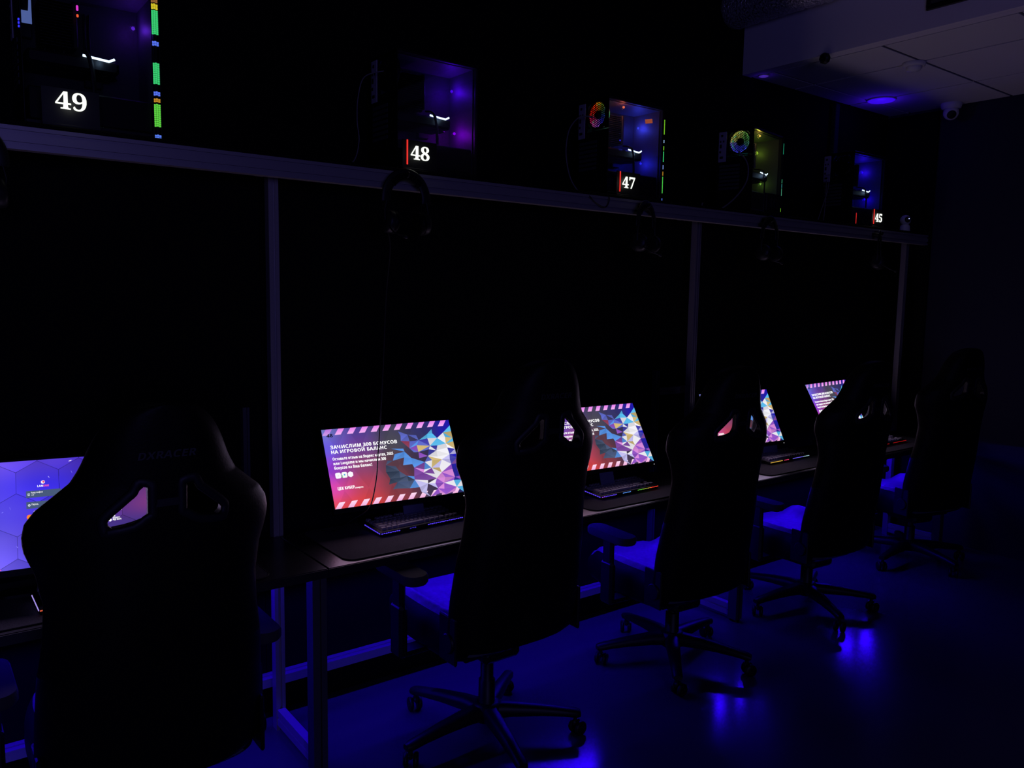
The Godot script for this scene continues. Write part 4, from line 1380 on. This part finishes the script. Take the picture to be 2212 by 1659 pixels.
func make_signs() -> void:
	make_sign("49", "lit white number on a plate without a red bar, nearest and largest sign", 0.401, true, false, 0.049)
	make_sign("48", "lit white number with red bar, under the purple lit computer case", 1.562, true, true, 0.039)
	make_sign("47", "lit white number with red bar, under the case with the rainbow fan", 2.664, true, true, 0.037)
	make_sign("46", "unlit grey number sign barely visible in the dark under the green lit case", 3.758, false, true, 0.037)
	make_sign("45", "farthest and smallest lit white number sign, right end of the shelf", 4.853, true, true, 0.033)
	var t := thing("glow_bar", "short red glowing bar alone, left of the sign 45", "light bar", Vector3(4.63, SHELF_Y, -2.68))  # plain red glowing bar on its own small holder
	part("holder", box_mesh(Vector3(0.02, 0.006, 0.02), 0.001), M.plastic, t, Vector3(0, 0.003, 0))
	part("red_bar", box_mesh(Vector3(0.006, 0.066, 0.003), 0.001), glow("dim_red_bar_glow", C8(190, 30, 30), 0.8), t, Vector3(0, 0.038, 0))
	# small white camera at the end of the shelf
	var c := thing("webcam", "small white camera standing at the right end of the shelf", "camera", Vector3(5.325, SHELF_Y, -2.735), -0.6)
	part("base", lathe_mesh("webcam_base", [Vector2(0.03, 0.0), Vector2(0.033, 0.004), Vector2(0.029, 0.04), Vector2(0.02, 0.05)]), M.white_plastic, c)
	part("head", lathe_mesh("webcam_head", [Vector2(0.004, -0.034), Vector2(0.02, -0.029), Vector2(0.031, -0.014), Vector2(0.034, 0.0), Vector2(0.031, 0.014), Vector2(0.02, 0.028), Vector2(0.004, 0.034)]), M.white_plastic, c, Vector3(0, 0.078, 0))
	part("lens", lathe_mesh("webcam_lens", [Vector2(0.018, 0.0), Vector2(0.02, 0.003), Vector2(0.016, 0.01), Vector2(0.004, 0.013)], Vector3.BACK), M.plastic, c, Vector3(0, 0.08, 0.025))
	part("status_lamp", lathe_mesh("webcam_lamp", [Vector2(0.002, 0.0), Vector2(0.0035, 0.002), Vector2(0.002, 0.004)], Vector3.BACK, 10), glow("webcam_lamp_blue", C8(180, 190, 255), 1.2), c, Vector3(0.003, 0.085, 0.0375))

# ---------------------------------------------------------------- headsets hung under the rail
func make_headset(label: String, hook_label: String, at: Vector3, turn: float) -> void:
	var hk := thing("headset_hook", hook_label, "hook", at + Vector3(0, -0.02, 0), 0.0, "hooks under the rail")
	var st := st0()
	tube(st, [Vector3(0, 0.012, -0.028), Vector3(0, 0.012, -0.002), Vector3(0, 0.006, 0.016), Vector3(0, 0.009, 0.03), Vector3(0, 0.022, 0.034)], 0.0035, 0.007, 8)
	abox(st, Vector3(0, 0.012, -0.0265), Vector3(0.03, 0.02, 0.003), 0.001)
	part("bracket", done(st), M.plastic, hk)
	var t := thing("headset", label, "headset", at + Vector3(0, 0.004, 0.016), turn, "headsets hung under the shelf")
	var band := st0()
	var path := []
	for i in 25:
		var a := lerpf(-0.12, PI + 0.12, i / 24.0)
		path.append(Vector3(cos(a) * 0.083, sin(a) * 0.092 - 0.098, 0))
	tube(band, path, 0.019, 0.0045, 10, false, Vector3.BACK)
	part("headband", done(band), M.plastic, t)
	var padd := st0()
	var pp := []
	for i in 17:
		var a := lerpf(PI * 0.22, PI * 0.78, i / 16.0)
		pp.append(Vector3(cos(a) * 0.076, sin(a) * 0.0845 - 0.098, 0))
	tube(padd, pp, 0.016, 0.006, 10, false, Vector3.BACK)
	part("headband_pad", done(padd), M.leather, t)
	for s in [-1.0, 1.0]:
		var fk := st0()
		tube(fk, [Vector3(s * 0.082, -0.104, 0), Vector3(s * 0.09, -0.14, 0), Vector3(s * 0.088, -0.175, 0)], 0.006, 0.003, 8)
		var y := part("yoke", done(fk), M.plastic, t)
		var ax := Vector3(-s, -0.12, 0).normalized()
		var cup := st0()
		lathe(cup, Vector3(s * 0.083, -0.18, 0), ax, [Vector2(0.02, -0.006), Vector2(0.038, -0.002), Vector2(0.041, 0.006), Vector2(0.041, 0.02)], 26)
		var cp := part("ear_cup", done(cup), M.plastic, y)
		var cu := st0()
		lathe(cu, Vector3(s * 0.083, -0.18, 0) + ax * 0.0205, ax, [Vector2(0.039, 0.0), Vector2(0.043, 0.006), Vector2(0.04, 0.015), Vector2(0.028, 0.018)], 26)
		part("ear_cushion", done(cu), M.leather, y)
	var mic := st0()
	tube(mic, smooth_path([Vector3(-0.087, -0.2, 0.03), Vector3(-0.088, -0.225, 0.07), Vector3(-0.07, -0.238, 0.1)], 6), 0.0028)
	lathe(mic, Vector3(-0.07, -0.238, 0.1), Vector3(1, -0.4, 0.8), [Vector2(0.003, 0), Vector2(0.006, 0.003), Vector2(0.006, 0.014), Vector2(0.003, 0.018)], 12)
	part("microphone", done(mic), M.plastic, t)

func make_headsets() -> void:
	var hz := -2.632
	make_headset("black headset at the left edge under the nearest computer case", "black hook on the rail at the left edge of the picture", Vector3(0.165, 2.062, hz), 0.1)
	make_headset("black headset on the rail under the purple lit case, arch facing out", "black hook on the rail under the purple lit case", Vector3(1.497, 2.066, hz), 0.0)
	make_headset("black headset under the case with the rainbow fan, turned a little aside", "black hook on the rail under the case with the rainbow fan", Vector3(2.752, 2.058, hz), 0.3)
	make_headset("black headset hanging under the green lit case and its unlit number", "black hook on the rail under the green lit case", Vector3(3.69, 2.056, hz), 0.15)
	make_headset("black headset hanging under the farthest blue lit case", "black hook on the rail at the right end, under the farthest case", Vector3(4.80, 2.05, hz), 0.4)

# ---------------------------------------------------------------- cords
func cord(label: String, pts: Array, r: float, m: Material) -> void:
	var st := st0()
	tube(st, smooth_path(pts, 7), r, r, 7)
	tag(part("cord", done(st), m, self), label, "cord", "cords")

func make_cords() -> void:
	cord("thin black headset cord hanging down across the station 48 screen", [Vector3(1.43, 1.875, -2.645), Vector3(1.46, 1.80, -2.67), Vector3(1.478, 1.62, -2.735), Vector3(1.475, 1.335, -2.755), Vector3(1.455, 1.123, -2.742), Vector3(1.426, 1.01, -2.705), Vector3(1.401, 0.928, -2.672), Vector3(1.36, 0.836, -2.648), Vector3(1.30, 0.80, -2.66), Vector3(1.25, 0.7525, -2.70), Vector3(1.2, 0.7525, -2.74)], 0.0024, M.cord)
	cord("thin cord arching beside the purple lit case down to the shelf", [Vector3(1.535, 2.48, -2.86), Vector3(1.454, 2.444, -2.86), Vector3(1.427, 2.364, -2.86), Vector3(1.423, 2.278, -2.86), Vector3(1.43, 2.2, -2.86), Vector3(1.40, 2.12, -2.86), Vector3(1.30, 2.0935, -2.86)], 0.0022, M.grey_cord)
	cord("grey cord looping at the left of the case with the rainbow fan", [Vector3(2.637, 2.463, -2.86), Vector3(2.56, 2.458, -2.86), Vector3(2.507, 2.42, -2.86), Vector3(2.477, 2.365, -2.86), Vector3(2.469, 2.272, -2.86), Vector3(2.50, 2.17, -2.86), Vector3(2.56, 2.11, -2.86), Vector3(2.60, 2.0935, -2.86)], 0.003, M.grey_cord)
	cord("pale cord curving down from the rear of the case with the yellow fan", [Vector3(3.632, 2.42, -2.80), Vector3(3.655, 2.372, -2.765), Vector3(3.66, 2.322, -2.75), Vector3(3.65, 2.26, -2.75), Vector3(3.60, 2.194, -2.755), Vector3(3.535, 2.135, -2.77), Vector3(3.46, 2.096, -2.78), Vector3(3.38, 2.095, -2.78), Vector3(3.345, 2.11, -2.79), Vector3(3.36, 2.125, -2.80)], 0.0042, M.grey_cord)
	cord("thin cord falling from the rear of the farthest case", [Vector3(4.716, 2.42, -2.93), Vector3(4.64, 2.40, -2.88), Vector3(4.58, 2.30, -2.85), Vector3(4.49, 2.17, -2.83), Vector3(4.44, 2.0935, -2.82)], 0.0025, M.grey_cord)
	cord("second thin cord behind the farthest case, straighter", [Vector3(4.716, 2.385, -2.94), Vector3(4.66, 2.36, -2.91), Vector3(4.63, 2.25, -2.89), Vector3(4.60, 2.0935, -2.88)], 0.0025, M.grey_cord)
	cord("black cord drooping in a small loop over the rail near the sign 47", [Vector3(2.44, 2.0935, -2.69), Vector3(2.442, 2.06, -2.653), Vector3(2.47, 2.04, -2.65), Vector3(2.52, 2.026, -2.65), Vector3(2.542, 2.045, -2.65), Vector3(2.548, 2.075, -2.653), Vector3(2.55, 2.0935, -2.69)], 0.0025, M.cord)

# ---------------------------------------------------------------- ceiling fittings
func make_ceiling_fittings() -> void:
	# crumpled foil duct along the top of the box face
	var st := st0()
	var path := []
	var z := WALL_Z + 0.01
	var rings := []
	var rng := RandomNumberGenerator.new()
	rng.seed = 7
	var k := 0
	while z < 3.0:
		var r := 0.108 + (0.004 if k & 1 else -0.003) + rng.randf_range(-0.002, 0.002)
		rings.append(ring_at(Vector3(3.862, 3.262, z), Vector3(1, 0, 0), Vector3(0, 1, 0), r, r, 28, rng.randf() * 0.03))
		z += 0.028
		k += 1
	loft(st, rings, true, 0)
	tag(part("foil_duct", done(st), M.foil, self), "wrinkled silver foil air duct running along the white ceiling box", "duct")
	# vent grille on the box face
	var v := thing("vent_grille", "dark slatted vent grille on the side of the white ceiling box", "vent", Vector3(BOX_X, 3.02, -1.62))
	var fr := st0()
	for q in [[0.0, 0.011], [0.11, 0.011]]: abox(fr, Vector3(-0.006, q[0] + 0.0, 0), Vector3(0.012, 0.022, 0.78), 0.003)
	for q in [-0.38, 0.38]: abox(fr, Vector3(-0.006, 0.055, q), Vector3(0.012, 0.11, 0.022), 0.003)
	part("grille_frame", done(fr), M.plastic, v)
	part("grille_backing", box_mesh(Vector3(0.004, 0.1, 0.74)), M.panel, v, Vector3(-0.002, 0.055, 0))
	for i in 4:
		var s := part("slat", box_mesh(Vector3(0.003, 0.016, 0.738)), M.board, v, Vector3(-0.007, 0.024 + i * 0.021, 0))
		s.rotation.z = 0.6
	# smoke detector
	var d := thing("smoke_detector", "round white smoke detector under the ceiling tiles", "detector", Vector3(4.475, BOX_Y + 0.0015, -2.31))
	part("base_ring", lathe_mesh("detector_base", [Vector2(0.056, 0.0), Vector2(0.06, 0.004), Vector2(0.058, 0.018), Vector2(0.05, 0.022)], Vector3.DOWN, 32), M.white_plastic, d)
	part("sensor_head", lathe_mesh("detector_head", [Vector2(0.04, 0.0), Vector2(0.041, 0.008), Vector2(0.034, 0.022), Vector2(0.01, 0.026)], Vector3.DOWN, 32), M.white_plastic, d, Vector3(0, -0.021, 0))
	# dome camera at the end wall
	var c := thing("security_camera", "white turret security camera under the ceiling by the end wall", "security camera", Vector3(5.555, BOX_Y + 0.0015, -2.60))
	part("mount", lathe_mesh("turret_mount", [Vector2(0.062, 0.0), Vector2(0.064, 0.008), Vector2(0.058, 0.03), Vector2(0.05, 0.036)], Vector3.DOWN, 32), M.white_plastic, c)
	var hd := part("turret_head", lathe_mesh("turret_head", [Vector2(0.01, -0.046), Vector2(0.03, -0.036), Vector2(0.044, -0.016), Vector2(0.047, 0.004), Vector2(0.04, 0.03), Vector2(0.03, 0.036)], Vector3(-0.75, -0.55, 0.5), 28), M.white_plastic, c, Vector3(0, -0.058, 0))
	part("lens", lathe_mesh("turret_lens", [Vector2(0.027, 0.034), Vector2(0.028, 0.037), Vector2(0.02, 0.041), Vector2(0.006, 0.043)], Vector3(-0.75, -0.55, 0.5), 24), M.plastic, hd)
	# black fitting at the lower edge of the box face
	var b := thing("black_sensor", "small black fitting on the lower edge of the white ceiling box", "sensor", Vector3(BOX_X - 0.001, 2.905, -2.53))
	part("sensor_body", lathe_mesh("black_sensor_body", [Vector2(0.028, 0.0), Vector2(0.03, 0.004), Vector2(0.028, 0.02), Vector2(0.018, 0.026)], Vector3(-1, -0.2, 0), 8), M.plastic, b)
	part("sensor_window", lathe_mesh("black_sensor_window", [Vector2(0.017, 0.0255), Vector2(0.015, 0.029), Vector2(0.004, 0.031)], Vector3(-1, -0.2, 0), 16), M.panel, b)
	# two round discs glowing blue under the ceiling tiles, each with an omni
	var l := thing("glow_disc", "round disc glowing deep blue under the tiles near the far corner", "ceiling light", Vector3(5.12, BOX_Y + 0.0012, -2.84))
	part("disc_rim", lathe_mesh("glow_disc_rim", [Vector2(0.088, 0.0), Vector2(0.09, 0.003), Vector2(0.086, 0.007)], Vector3.DOWN, 36), M.white_plastic, l)
	part("disc_face_glow", lathe_mesh("glow_disc_face", [Vector2(0.08, 0.0072), Vector2(0.078, 0.010), Vector2(0.05, 0.0125), Vector2(0.01, 0.013)], Vector3.DOWN, 36), glow("disc_glow_blue", C8(52, 8, 226), 1.0), l)
	var s1 := omni("glow_disc_omni", Vector3(0, -0.08, 0), C8(66, 14, 255), 0.012, l, 0.03)
	s1.name = "glow_disc_omni"
	var l2 := thing("glow_disc", "tiny disc with a faint blue glow at the near corner of the box", "ceiling light", Vector3(4.075, BOX_Y + 0.0012, -2.985))
	part("disc_rim", lathe_mesh("small_disc_rim", [Vector2(0.03, 0.0), Vector2(0.032, 0.003), Vector2(0.029, 0.006)], Vector3.DOWN, 28), M.white_plastic, l2)
	part("disc_face_glow", lathe_mesh("small_disc_face", [Vector2(0.027, 0.0062), Vector2(0.02, 0.009), Vector2(0.004, 0.0095)], Vector3.DOWN, 28), glow("small_disc_glow_blue", C8(70, 40, 160), 0.7), l2)
	omni("small_disc_omni", Vector3(0, -0.03, 0), C8(80, 20, 255), 0.0005, l2, 0.015)
